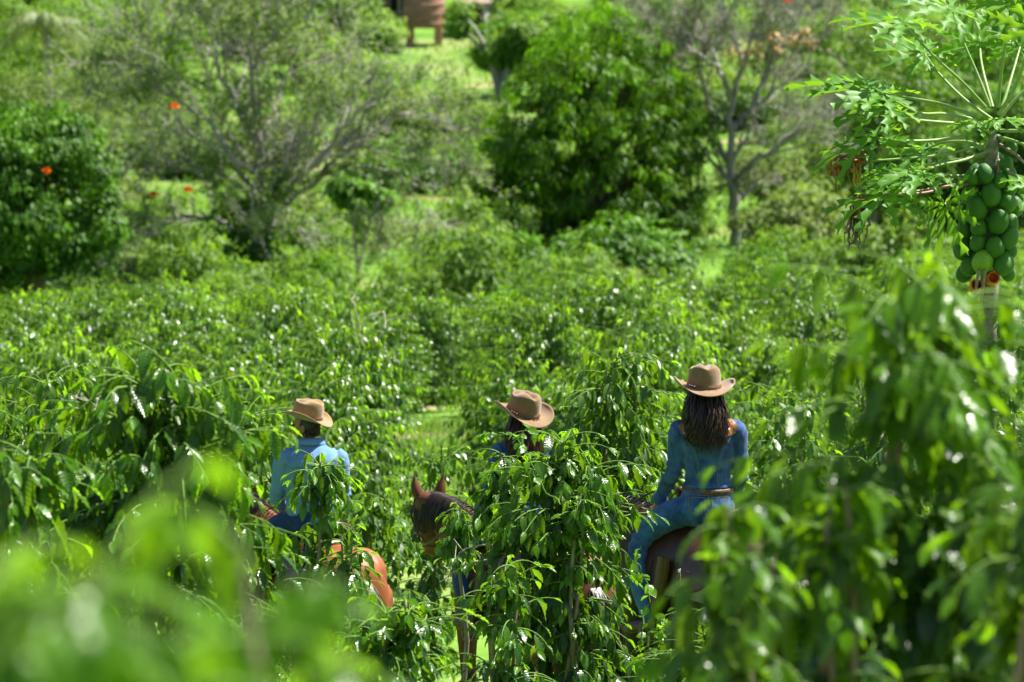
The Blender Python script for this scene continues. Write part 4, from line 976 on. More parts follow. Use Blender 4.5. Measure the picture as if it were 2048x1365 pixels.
for pth, dy, fw, upv, size, drp, pm in PL:
    n = len(pth); P = np.array([pr(a, b_, dy * (i / (n - 1)) ** 1.2) for i, (a, b_) in enumerate(pth)]); C = curve(P, 16)
    lf = empty('leaf', (0, 0, 0)); lf.parent = PT
    if fw is not None:
        m = MB(); papaya_blade(m, C[-1], fw, np.array(upv, float), size * 1.02, rs, droop=drp); blade = m.build('leaf', M['papaya'], PT); bpy.data.objects.remove(lf); lf = blade
        m = MB(); tubes(m, C, np.linspace(.0125, .006, 16), 8); m.build('petiole', M[pm], lf)
    else:
        bpy.data.objects.remove(lf)
        m = MB()
        for q in range(9):      # withered curled leaf
            c0 = C[-1] + rs.normal(0, .015, 3); a = rs.uniform(-.5, 1.2)
            pts = [c0, c0 + np.array([-.02 - .022 * q, rs.normal(0, .03), .025]), c0 + np.array([-.03 - .028 * q, rs.normal(0, .04), -.03]), c0 + np.array([-.035 - .026 * q, rs.normal(0, .04), -.10 - .02 * (q % 4)])]
            CC = curve(pts, 14); CC += rs.normal(0, .006, CC.shape); tubes(m, CC, .016 * np.sin(np.linspace(.3, 3.0, 14)) * rs.uniform(.6, 1.5) + .002, 6, flat=.3)
        w0 = m.build('leaf', M['dry_leaf'], PT); w0['label'] = 'withered orange-brown curled leaf'
        m = MB()
        for q in range(3):
            c0 = C[-1] + np.array([-.05 - .02 * q, -.02, 0]); CC = curve([c0, c0 + np.array([.0, 0, -.07]), c0 + np.array([.01 * q, 0, -.16])], 10); CC += rs.normal(0, .005, CC.shape); tubes(m, CC, .02 * np.sin(np.linspace(.2, 3, 10)) + .002, 6, flat=.3)
        m.build('yellow_lobe', M['yellow_leaf'], w0)
        m = MB(); tubes(m, C, np.linspace(.0125, .006, 16), 8); m.build('petiole', M[pm], w0)
# dead hanging leaf
m = MB()
for q in range(12):
    c0 = pr(1722 + rs.normal(0, 8), 392 + rs.normal(0, 6), -.4); Lh = rs.uniform(.2, .38)
    CC = curve([c0, c0 + np.array([rs.normal(-.02, .03), rs.normal(0, .03), -Lh * .5]), c0 + np.array([rs.normal(-.02, .025), rs.normal(0, .03), -Lh])], 18); CC += rs.normal(0, .007, CC.shape)
    tubes(m, CC, .017 * np.sin(np.linspace(.3, 3.0, 18)) * rs.uniform(.5, 1.4, 18) + .002, 6, flat=.35)
o = m.build('leaf', M['dry_leaf_grey'], PT); o['label'] = 'dead grey-brown leaf hanging straight down'
m = MB()
for q in range(4):
    c0 = pr(1718 + q * 5, 395, -.43); CC = curve([c0, c0 + np.array([-.015 * q, 0, -.1]), c0 + np.array([.01, -.01, -.2])], 14); CC += rs.normal(0, .004, CC.shape); tubes(m, CC, .011 * np.sin(np.linspace(.3, 3.0, 14)) + .002, 6, flat=.4)
m.build('brown_lobe', M['dry_leaf'], o)
m = MB(); tubes(m, curve([pr(1985, 365), pr(1900, 372, -.2), pr(1800, 388, -.4), pr(1724, 394, -.42)], 18), np.linspace(.012, .005, 18), 7); m.build('petiole', M['petiole_red'], o)
for pth in ([(1958, 540), (1952, 580), (1950, 636)], [(1970, 540), (1964, 590), (1955, 640)]):
    m = MB(); tubes(m, curve([pr(a, b_, -.2) for a, b_ in pth], 12), np.linspace(.012, .008, 12), 7); o = m.build('dead_stalk', M['petiole_grey'], PT)
FR = [(925, 590, 25), (900, 650, 28), (815, 690, 32), (915, 695, 30), (873, 718, 29), (918, 745, 33), (768, 705, 34), (760, 780, 38), (837, 773, 41), (903, 807, 39), (942, 830, 36), (783, 830, 43), (742, 855, 38), (867, 880, 45), (925, 895, 30),
      (790, 905, 34), (740, 925, 34), (910, 952, 41), (787, 968, 34), (852, 983, 39), (735, 995, 43), (915, 1000, 32), (805, 1042, 45), (888, 1048, 42), (755, 1065, 38), (740, 1098, 34), (905, 1085, 30), (800, 740, 30), (830, 835, 30), (820, 925, 32), (865, 505, 14), (850, 640, 22), (880, 560, 16)]
fruit_src = {}
def fruit_mesh(v):
    m = MB(); n, kk = 20, 14; th = np.linspace(0, np.pi, kk + 2)[1:-1]; a = np.linspace(0, 2 * np.pi, n, endpoint=False)
    rad = np.sin(th) * (1 + .10 * np.cos(th) * -1)
    ridge = 1 + .035 * np.cos(5 * a)
    S = np.stack([np.outer(rad, np.cos(a) * ridge), np.outer(rad, np.sin(a) * ridge), np.outer(np.cos(th) * (1.12 + .1 * v), np.ones(n))], -1).reshape(-1, 3)
    S = np.vstack([S, [0, 0, 1.1], [0, 0, -1.28]]); idx = np.arange(kk * n).reshape(kk, n)
    F = np.stack([idx[:-1], idx[1:], np.roll(idx, -1, 1)[1:], np.roll(idx, -1, 1)[:-1]], -1).reshape(-1, 4)
    t_ = np.concatenate([np.stack([np.full(n, kk * n), idx[0], np.roll(idx[0], -1)], -1), np.stack([np.full(n, kk * n + 1), np.roll(idx[-1], -1), idx[-1]], -1)])
    m.addm(S, [F, t_]); m.V[0][:, :] = m.V[0]; me = m.mesh('papaya', attrs=False); return me
fm = [fruit_mesh(v) for v in range(3)]
for q, (zx, zy, r0) in enumerate(FR):
    px, py = 1560 + zx / 2.008, zy / 2.008; dx = (px - 1978) * k; rr_ = r0 / 2.008 * k
    y_ = -math.sqrt(max(.0, .155 ** 2 - dx ** 2)) if q < 27 else .02
    if q == 22: me = fruit_mesh(1)
    else: me = fm[q % 3]
    f = link('fruit', me, M['papaya_pale'] if q == 22 else M['papaya_fruit'], PT)
    f.location = Vector(pr(px, py)) + Vector((0, y_ + rs.uniform(-.01, .02), 0)); f.scale = (rr_, rr_, rr_ * rs.uniform(.95, 1.08)); f.rotation_euler = (rs.normal(0, .25), rs.normal(0, .25), rs.uniform(0, 6))
    if q == 22: f['label'] = 'paler yellow-green fruit near the bottom of the bunch'
for q in range(9):
    f = link('fruit', fm[q % 3], M['papaya_fruit'], PT); f.location = Vector(pr(1978 + (-1) ** q * 20, 330 + q * 25)) + Vector((0, .14, 0)); f.scale = (.06, .06, .065)
# two opened ripe fruits
for (px, py, rx, rz_, tilt) in ((1980, 553, .048, .06, .9), (1948, 568, .045, .075, -.2)):
    o_ = MB(); th = np.linspace(0, np.pi * .72, 10); a = np.linspace(0, 2 * np.pi, 22, endpoint=False)
    for sc_, mi in ((1, 0), (.82, 1)):
        jag = 1 + .06 * np.sin(a * 3) * 1
        S = np.stack([np.outer(np.sin(th), np.cos(a)) * rx * sc_, np.outer(np.sin(th), np.sin(a)) * rx * sc_, np.outer(-np.cos(th), jag) * rz_ * sc_], -1).reshape(-1, 3)
        idx = np.arange(220).reshape(10, 22)
        o_.add(S, np.stack([idx[:-1], idx[1:], np.roll(idx, -1, 1)[1:], np.roll(idx, -1, 1)[:-1]], -1).reshape(-1, 4), mat=mi)
    nidx = np.arange(22); V0, V1 = o_.V[0][198:], o_.V[1][198:]
    o_.add(np.vstack([V0, V1]), np.stack([nidx, np.roll(nidx, -1), np.roll(nidx, -1) + 22, nidx + 22], -1), mat=1)
    f = o_.build('fruit', [M['papaya_ripe'], M['papaya_flesh']], PT, attrs=False); f.location = Vector(pr(px, py)) + Vector((0, -.13, 0)); f.rotation_euler = (1.25, tilt * .5, 0)
    f['label'] = 'ripe orange fruit broken open to its flesh'
tag(PT, 'tall papaya tree with lobed leaves and a column of green fruit at the right', 'papaya tree')
print('plants done')

# ------------------------------------------------------------------ horses and riders
def hair_strands(mb, roots, paths, rs, r0=.0035, sides=4):
    P = np.array(paths); B, K, _ = P.shape
    prof = np.sin(np.linspace(.5, 3.05, K))[None] * r0 * rs.uniform(.6, 1.4, (B, 1)) + .0006
    tubes(mb, P, prof, sides, tint=np.stack([rs.random(B), rs.random(B), rs.random(B)], 1), flat=.6)

def horse(loc, yaw, coatm, label, seed, neck_turn=0.0, head_low=0.0, scale=1.0, head_turn=None):
    rs = RS(seed); t = empty('horse', loc, yaw); t.scale = (scale,) * 3; m = MB()
    def bar(rows, n=22):    # rows: y,z,rx,rz : barrel cross sections along y
        C = curve(rows, len(rows) * 4); a = np.linspace(0, 2 * np.pi, n, endpoint=False); V = []
        for (y, z, rx, rz) in C:
            V.append(np.stack([rx * np.cos(a) * (1 - .12 * np.sin(a)), np.full(n, y), z + rz * np.sin(a)], 1))
        K = len(V); V = np.concatenate(V); idx = np.arange(K * n).reshape(K, n); F = np.stack([idx[:-1], np.roll(idx, -1, 1)[:-1], np.roll(idx, -1, 1)[1:], idx[1:]], -1).reshape(-1, 4)
        N = len(V); V = np.vstack([V, [0, C[0, 0], C[0, 1]], [0, C[-1, 0], C[-1, 1]]])
        m.addm(V, [F, np.concatenate([np.stack([np.full(n, N), np.roll(idx[0], -1), idx[0]], -1), np.stack([np.full(n, N + 1), idx[-1], np.roll(idx[-1], -1)], -1)])])
    bar([(-.86, 1.10, .06, .12), (-.80, 1.15, .20, .26), (-.62, 1.18, .275, .31), (-.38, 1.18, .285, .315), (-.1, 1.14, .285, .31), (.2, 1.13, .275, .32), (.42, 1.16, .25, .33), (.6, 1.18, .2, .27), (.70, 1.18, .08, .14)])
    ball(m, (.12, -.55, 1.30), (.16, .24, .18)); ball(m, (-.12, -.55, 1.30), (.16, .24, .18))
    ball(m, (0, .34, 1.42), (.09, .22, .12))
    nt = neck_turn; hl = head_low
    n1 = np.array([nt * .25, .78, 1.50 - hl * .3]); n2 = np.array([nt * .6, 1.0, 1.76 - hl * .75]); poll = np.array([nt, 1.14, 1.88 - hl])
    for rows in ([(0, .42, 1.28, .26), (*n1, .20), (*n2, .145), (*poll, .105)],): limb(m, rows, 14, 16, flat=.55 if False else .6, ref=(1, 0, 0))
    hd = nrmz(np.array([nt * .55 if head_turn is None else head_turn, .42, -.52])); lat = nrmz(np.array([hd[1], -hd[0], 0])); fw = nrmz(np.array([hd[0], hd[1], 0])); muz = poll + hd * .52
    limb(m, [(*(poll - hd * .02), .105), (*(poll + hd * .14), .115), (*(poll + hd * .32), .085), (*(poll + hd * .46), .066), (*muz, .062)], 12, 14, flat=.8, ref=(0, 0, 1))
    ball(m, poll + hd * .16 + np.array([0, -.03, -.06]), (.085, .10, .10))
    for s in (-1, 1):
        limb(m, [(s * .15, .42, 1.05, .13), (s * .16, .46, .86, .085), (s * .16, .46, .60, .058), (s * .16, .45, .50, .055), (s * .16, .45, .28, .036), (s * .16, .46, .16, .044), (s * .16, .49, .09, .045)], 20, 12)
        limb(m, [(s * .15, -.58, 1.10, .19), (s * .17, -.46, .88, .13), (s * .165, -.60, .68, .075), (s * .16, -.76, .56, .058), (s * .16, -.74, .40, .042), (s * .16, -.70, .20, .044), (s * .16, -.66, .09, .046)], 22, 12)
    body = link('body', fuse(m, 'horse_body', .014, 6), M[coatm], t)
    for s in (-1, 1):
        for (x, y) in ((s * .16, .50), (s * .16, -.655)):
            h = MB(); loft(h, [(x, y, -.01, .068, .075, 0), (x, y - .01, .05, .058, .062, 0), (x, y - .02, .10, .050, .052, 0)], 14); h.build('hoof', M['hoof'], t)
        # ears: cupped cones
        e = MB(); base = poll + lat * s * .068 - fw * .02 + np.array([0, 0, .05]); tip = base + lat * s * .035 + np.array([0, 0, .18]); n = 12; a = np.linspace(R(-150), R(150), n)
        for off, mi in ((0, 0), (.006, 1)):
            V = []
            for q in range(8):
                f = q / 7; r = (.042 * math.sin(math.pi * min(1, f * .8 + .22)) ** .8) * (1 - f ** 3) + .002 - off * (1 - f) * .8; c = base + (tip - base) * f + np.array([0, .012 * math.sin(f * 3), 0])
                V.append(np.stack([c[0] + r * np.sin(a), c[1] + r * .8 * np.cos(a) * (-1), np.full(n, c[2])], 1))
            V = np.concatenate(V); idx = np.arange(8 * n).reshape(8, n); e.add(V, np.stack([idx[:-1, :-1], idx[:-1, 1:], idx[1:, 1:], idx[1:, :-1]], -1).reshape(-1, 4), mat=mi)
        e.build('ear', [M[coatm], M['ear_in']], t, attrs=False)
        y_ = MB(); ball(y_, poll + hd * .15 + lat * s * .088 + np.array([0, .02, .02]), (.018, .018, .018)); y_.build('eye', M['eye'], t)
        y_ = MB(); ball(y_, muz + lat * s * .045 + np.array([0, .03, .02]), (.012, .016, .016)); y_.build('nostril', M['eye'], t)
    mn, pth = MB(), []
    for q in range(900):
        f = rs.random(); c = curve([(0, .38, 1.52), n1 + [0, -.05, .20], n2 + [0, -.10, .13], poll + [0, -.03, .10], poll + [0, .07, .08]], 41)[int(f * 40)]
        s = -1 if rs.random() < .7 else 1; L = rs.uniform(.14, .30); u = np.linspace(0, 1, 8)[:, None]
        p = c + np.array([0, 0, .01]) + u * np.array([s * .15, 0, 0]) * (1.2 - .6 * u) + np.array([0, 0, -1]) * L * u ** 1.6 + rs.normal(0, .012, 3) * u + np.array([0, -.02, 0]) * u; pth.append(p)
    hair_strands(mn, None, pth, rs, .0042); mn.build('mane', M['mane'], t)
    tl, pth = MB(), []
    for q in range(260):
        u = np.linspace(0, 1, 12)[:, None]; sx = rs.normal(0, .05); L = rs.uniform(.7, 1.05)
        p = np.array([rs.normal(0, .015), -.84, 1.28]) + np.array([0, -.16, 0]) * np.sin(u * 2.2) * 1.0 + np.array([0, 0, -1]) * L * u ** 1.25 + np.array([sx, rs.normal(0, .04), 0]) * np.sin(u * 2.6) + .008 * np.sin(u * 14 + q) * np.array([1, 0, 0]); pth.append(p)
    hair_strands(tl, None, pth, rs, .008); tl.build('tail', M['mane'], t)
    # bridle
    br = MB()
    def ringat(c, nrm_, r, k=22, th=.008):
        nrm_ = nrmz(np.array(nrm_, float)); a1 = nrmz(np.cross(nrm_, [0.01, 0, 1.])); a2 = np.cross(nrm_, a1); a = np.linspace(0, 2 * np.pi, k)
        tubes(br, c + np.outer(np.cos(a), a1) * r + np.outer(np.sin(a), a2) * r * 1.0, np.full(k, th), 6, flat=.6)
    ringat(poll + hd * .36, hd, .088); ringat(poll + hd * .10, hd * .5 + np.array([0, .5, .1]), .135, th=.009); ringat(poll + hd * .22, hd + np.array([0, .4, 0]), .118)
    for s in (-1, 1):
        tubes(br, curve([poll + lat * s * .10 + [0, 0, .05], poll + hd * .18 + lat * s * .112, poll + hd * .42 + lat * s * .082], 10), np.full(10, .008), 6)
        tubes(br, curve([poll + hd * .42 + lat * s * .08, (s * .2 + nt * .5, .85, 1.45 - hl * .3), (s * .13, .45, 1.62), (0, .30, 1.68)], 20), np.full(20, .006), 6)
    br.build('bridle', M['strap'], t)
    bl = MB(); n = 24; V = []
    for j, y in enumerate(np.linspace(-.42, .32, 12)):
        a = np.linspace(R(-8), R(188), n); rx = .305 + .004 * math.sin(j * 3); zc = 1.15; rzz = .335 + .012 * (y < -.2)
        V.append(np.stack([rx * np.cos(a), np.full(n, y), zc + rzz * np.sin(a) + .005 * np.sin(a * 9 + j)], 1))
    V = np.concatenate(V); idx = np.arange(12 * n).reshape(12, n); F = np.stack([idx[:-1, :-1], idx[:-1, 1:], idx[1:, 1:], idx[1:, :-1]], -1).reshape(-1, 4)
    N = len(V); V2 = V - np.array([0, 0, 0]) ; bl.add(V, F); V3 = V.copy(); V3[:, 0] *= 1.035; V3[:, 2] += .012; bl.add(V3, F[:, ::-1])
    o = bl.build('saddle_blanket', M['blanket'], t)
    return tag(t, label, 'horse')

def saddle(loc, yaw, label, scale=1.0, edge=False):
    t = empty('saddle', loc, yaw); t.scale = (scale,) * 3
    m = MB(); n = 20; V = []      # seat shell and skirts
    for (y, zz, rx) in ((-.30, 1.53, .20), (-.27, 1.57, .2), (-.2, 1.545, .18), (-.1, 1.51, .16), (0, 1.505, .14), (.1, 1.53, .13), (.18, 1.57, .13), (.22, 1.56, .14)):
        a = np.linspace(R(0), R(180), n); V.append(np.stack([rx * np.cos(a), np.full(n, y), 1.36 + (zz - 1.36) * np.sin(a) ** .7], 1))
    V = np.concatenate(V); idx = np.arange(8 * n).reshape(8, n); F = np.stack([idx[:-1, :-1], idx[:-1, 1:], idx[1:, 1:], idx[1:, :-1]], -1).reshape(-1, 4)
    m.add(V, F); m.add(V * np.array([1, 1, 1]) - np.array([0, 0, .02]), F[:, ::-1]); m.build('seat', M['saddle'], t)
    for s in (-1, 1):
        sk = MB(); V = []
        for j, y in enumerate(np.linspace(-.40, .28, 10)):
            lo = -R(2) + R(16) * (abs(j - 4.5) / 4.5) ** 3
            a = np.linspace(lo, R(80), 10); V.append(np.stack([s * .325 * np.cos(a), np.full(10, y), 1.15 + .362 * np.sin(a)], 1))
        V = np.concatenate(V); idx = np.arange(100).reshape(10, 10); F = np.stack([idx[:-1, :-1], idx[:-1, 1:], idx[1:, 1:], idx[1:, :-1]], -1).reshape(-1, 4)
        sk.add(V, F); V2 = V.copy(); V2[:, 0] *= 1.03; V2[:, 2] += .006; sk.add(V2, F); sk.build('skirt', M['saddle'], t)
        f = MB(); P = curve([(s * .34, .02, 1.34), (s * .355, .06, 1.1), (s * .36, .10, .92)], 10)
        tubes(f, P, np.array([.07, .08, .085, .085, .08, .07, .06, .045, .035, .03]), 10, flat=.15, ref=(1, 0, 0)) if False else None
        V = []
        for (x, y, z), wv in zip(P, (.07, .085, .09, .09, .085, .075, .06, .045, .035, .03)):
            V += [(x, y - wv, z), (x + s * .012, y, z), (x, y + wv, z), (x - s * .008, y, z)]
        idx = np.arange(40).reshape(10, 4); f.add(V, np.stack([idx[:-1], np.roll(idx, -1, 1)[:-1], np.roll(idx, -1, 1)[1:], idx[1:]], -1).reshape(-1, 4)); f.build('fender', M['saddle'], t)
        st = MB(); a = np.linspace(R(-215), R(35), 20); c = np.array([s * .36, .11, .90]); tubes(st, np.stack([c[0] + .07 * np.cos(a), np.full(20, c[1]), c[2] - .01 + .075 * np.sin(a)], 1), np.full(20, .009), 7)
        box(st, (c[0], c[1], c[2] - .078), (.10, .05, .014)); st.build('stirrup', M['saddle_trim'], t)
        cn = MB(); ball(cn, (s * .352, -.16, 1.28), (.006, .014, .014)); cn.build('concho', M['silver'], t)
        ls = MB(); tubes(ls, curve([(s * .35, -.16, 1.28), (s * .36, -.18, 1.18), (s * .355, -.165, 1.02)], 8), np.full(8, .006), 5); tubes(ls, curve([(s * .35, -.15, 1.28), (s * .36, -.14, 1.15), (s * .355, -.15, 1.0)], 8), np.full(8, .006), 5); ls.build('tie_string', M['saddle_trim'], t)
    c = MB(); a = np.linspace(R(5), R(175), 18); P = np.stack([.20 * np.cos(a), -.27 - .05 * np.sin(a), 1.50 + .125 * np.sin(a)], 1); tubes(c, P, np.full(18, .018), 8); 
    V = np.concatenate([P, np.stack([.19 * np.cos(a), np.full(18, -.24), np.full(18, 1.46)], 1)]); i = np.arange(17); F = np.stack([i, i + 1, i + 19, i + 18], 1); c.add(V, F); c.add(V - np.array([0, .012, 0]), F[:, ::-1]); cn = c.build('cantle', M['saddle'], t)
    if edge:
     tr = MB(); tubes(tr, P + np.array([0, -.012, .012]), np.full(18, .009), 6)
     for j in range(17):
        q = (P[j] + P[j + 1]) / 2; tubes(tr, [q + [-.006, -.028, .002], q + [.006, .01, .024]], [.005, .005], 5)
     tr.build('rope_edging', M['saddle_trim'], cn)
    h = MB(); limb(h, [(0, .22, 1.56, .028), (0, .25, 1.62, .02), (0, .26, 1.655, .022), (0, .255, 1.665, .034)], 10, 12, flat=.9); h.build('horn', M['saddle'], t)
    g = MB(); a = np.linspace(0, 2 * np.pi, 40); tubes(g, np.stack([.315 * np.cos(a), np.full(40, .12), 1.14 + .345 * np.sin(a)], 1), np.full(40, .022), 6, flat=.3, ref=(0, 1, 0)); g.build('cinch', M['strap'], t)
    return tag(t, label, 'saddle')

def hand(mb, wrist, dirv, palmn, side_thumb, size=1.0, curl=.5, rs=None):
    """palm slab and five chains; dirv along fingers, palmn out of the palm's inner face, side_thumb unit towards the thumb"""
    d = nrmz(np.array(dirv, float)); pn = np.array(palmn, float); pn = nrmz(pn - pn.dot(d) * d); th = np.array(side_thumb, float); th = nrmz(th - th.dot(d) * d - th.dot(pn) * pn); w_ = np.array(wrist, float); S = size
    for o in (-.028, -.010, .010, .028):
        limb(mb, [(*(w_ + th * o * .6 * S), .014 * S), (*(w_ + d * .045 * S + th * o * S), .0145 * S), (*(w_ + d * .085 * S + th * o * S), .0115 * S)], 8, 10)
    for (o, L, c) in ((.030, .072, .9), (.010, .080, 1.0), (-.011, .075, 1.1), (-.031, .058, 1.25)):
        p = w_ + d * .085 * S + th * o * S; rows = [(*p, .0098 * S)]; a = curl * .35
        for f, r in ((.45, .0090), (.30, .0082), (.25, .0070)):
            a += curl * .6 * c * .8; dd = d * math.cos(a) + pn * math.sin(a) + th * o * 2.2; p = p + nrmz(dd) * L * f * S; rows.append((*p, r * S))
        limb(mb, rows, 12, 9)
    p = w_ + d * .02 * S + th * .026 * S; rows = [(*p, .0135 * S)]
    for f, (a, b_) in zip((.036, .03, .025), ((.7, .15), (.45, .3), (.3, .45))):
        p = p + nrmz(d * (1 - a * .4) + th * a + pn * b_) * f * S; rows.append((*p, (.0115, .0100, .0082)[len(rows) - 1] * S))
    limb(mb, rows, 12, 9)

def hat(parent, c, yaw, tilt, mat, s=1.0, side_curl=.055, concho=True, crease='cattleman'):
    """felt western hat at c (brim centre), facing +Y before yaw; tilt=(pitch,roll)"""
    h = MB(); nt_ = 64; a = np.linspace(0, 2 * np.pi, nt_, endpoint=False); rings = []
    ca, sa = np.cos(a), np.sin(a)          # x sideways, y forwards
    HT = .138
    def topz(x, y):
        z = HT + .010 * (y / .1) * -1
        z = z - .034 * np.exp(-(x / .019) ** 2) * (1 / (1 + np.exp(-(y + .088) / .010)))
        for sx in (-1, 1): z = z - .024 * np.exp(-((x - sx * .056) / .020) ** 2 - ((y - .030) / .045) ** 2)
        return z
    for f in (0, .18, .34, .5, .64, .76, .86, .94, 1.0):
        x = .078 * f * ca; y = .098 * f * sa - .004; z = topz(x, y) - .026 * f ** 5; rings.append(np.stack([x, y, z], 1))
    for (f, rx, ry) in ((.77, .0835, .1035), (.70, .0865, .1065), (.55, .091, .110), (.3, .094, .113), (.12, .096, .115), (.03, .099, .118), (0.0, .104, .123)):
        pinch = 1 - .07 * f * np.exp(-((sa - .6) / .35) ** 2); rings.append(np.stack([rx * ca * pinch, ry * sa, np.full(nt_, HT * f) + 0 * ca], 1))
    for q in np.linspace(.12, 1, 9):
        rx, ry = .104 + .086 * q, .123 + .070 * q; x, y = rx * ca, ry * sa
        z = side_curl * (np.abs(ca) ** 2.2) * q ** 2.0 - .018 * np.abs(sa) ** 3 * q ** 1.6 - .002
        x = x * (1 - .10 * q * q * np.abs(ca) ** 3); rings.append(np.stack([x, y, z], 1))
    K = len(rings); V = np.concatenate(rings) * s; idx = np.arange(K * nt_).reshape(K, nt_); F = np.stack([idx[:-1], idx[1:], np.roll(idx, -1, 1)[1:], np.roll(idx, -1, 1)[:-1]], -1).reshape(-1, 4)
    h.add(V, F); me = h.mesh('hat', attrs=False); o = link('hat', me, mat, parent); md = o.modifiers.new('s', 'SOLIDIFY'); md.thickness = .004; md.offset = -1
    o.location = c; o.rotation_euler = Matrix.Rotation(yaw, 3, 'Z').to_4x4().to_quaternion().to_euler()
    o.rotation_euler = (Matrix.Rotation(tilt[1], 4, 'Y') @ Matrix.Rotation(tilt[0], 4, 'X') @ Matrix.Rotation(yaw, 4, 'Z')).to_euler()
    bnd = MB(); V = []
    for z_, g in ((.004, 1.006), (.012, 1.03), (.022, 1.02), (.028, 1.0)):
        f = z_ / HT; V.append(np.stack([(.099 - .025 * f) * ca * g, (.118 - .025 * f) * sa * g, np.full(nt_, z_)], 1))
    V = np.concatenate(V) * s; idx = np.arange(4 * nt_).reshape(4, nt_); bnd.add(V, np.stack([idx[:-1], np.roll(idx, -1, 1)[:-1], np.roll(idx, -1, 1)[1:], idx[1:]], -1).reshape(-1, 4)); hb = bnd.build('hatband', M['hatband'], o)
    for q in range(3):
        cn = MB(); an = R(-148 - yaw_c(yaw)) + q * .17; ball(cn, (.102 * math.cos(an) * s, .121 * math.sin(an) * s, .018 * s), (.0065 + .002 * (q == 2), .0065, .0065), 10, 6); cn.build('concho', M['silver'], hb)
    return o
def yaw_c(y): return math.degrees(y) * .6

def surf_project(me, pts, off=.002, direction=(0, 1, 0), back=1.0):
    bv = BVHTree.FromPolygons([v.co[:] for v in me.vertices], [p.vertices[:] for p in me.polygons]); out = []
    d = Vector(direction).normalized()
    for p in pts:
        h = bv.ray_cast(Vector(p) - d * back, d)
        if h[0] is None: h = bv.find_nearest(Vector(p))
        out.append(np.array(h[0] + h[1] * off))
    return np.array(out)
def seam(name, me, ctrl, mat, parent, r=.0016, off=.0008, direction=(0, 1, 0), dashed=False):
    C = curve(ctrl, 30); P = surf_project(me, C, off, direction); m = MB()
    tubes(m, P, np.full(len(P), r), 5); return m.build(name, mat, parent)
def patch(name, me, outline, mat, parent, off=.004, direction=(0, 1, 0), n=12):
    """polygon (x,z) in plan filled with a grid and laid on the surface"""
    O = np.array(outline, float); c = O.mean(0); K = 40; per = []
    L = np.linalg.norm(np.roll(O, -1, 0) - O, axis=1); cum = np.concatenate([[0], np.cumsum(L)])
    for s in np.linspace(0, cum[-1], K, endpoint=False):
        i = np.searchsorted(cum, s, 'right') - 1; f = (s - cum[i]) / L[i]; per.append(O[i] * (1 - f) + O[(i + 1) % len(O)] * f)
    per = np.array(per); rings = [c + (per - c) * f for f in np.linspace(.02, 1, 9)]
    pts = np.concatenate(rings); P = surf_project(me, [(x, 0, z) for x, z in pts], off, direction)
    idx = np.arange(9 * K).reshape(9, K); F = np.stack([idx[:-1], idx[1:], np.roll(idx, -1, 1)[1:], np.roll(idx, -1, 1)[:-1]], -1).reshape(-1, 4)
    m = MB(); m.add(P, F); edge = P[-K:]; inner = edge - np.array([0, -.006, 0]) * np.sign(direction[1]); 
    m.add(np.vstack([edge, inner]), np.stack([np.arange(K), np.roll(np.arange(K), -1), np.roll(np.arange(K), -1) + K, np.arange(K) + K], -1)); return m.build(name, mat, parent)

def cloth_disp(amp, freq, folds=()):
    def f(co):
        out = np.zeros(len(co))
        for i, c in enumerate(co):
            v = Vector((c[0] * freq, c[1] * freq, c[2] * freq * .55)); out[i] = noise.noise(v) * .6 + (.5 - abs(noise.noise(v * 2.1 + Vector((3, 5, 1))))) * .5
        out *= amp
        for (cx, cy_, cz, rad, a, dx, dz, fr) in folds:
            d2 = ((co - np.array([cx, cy_, cz])) ** 2).sum(1); out += a * np.exp(-d2 / rad ** 2) * np.sin((co[:, 0] * dx + co[:, 2] * dz) * fr)
        return out
    return f

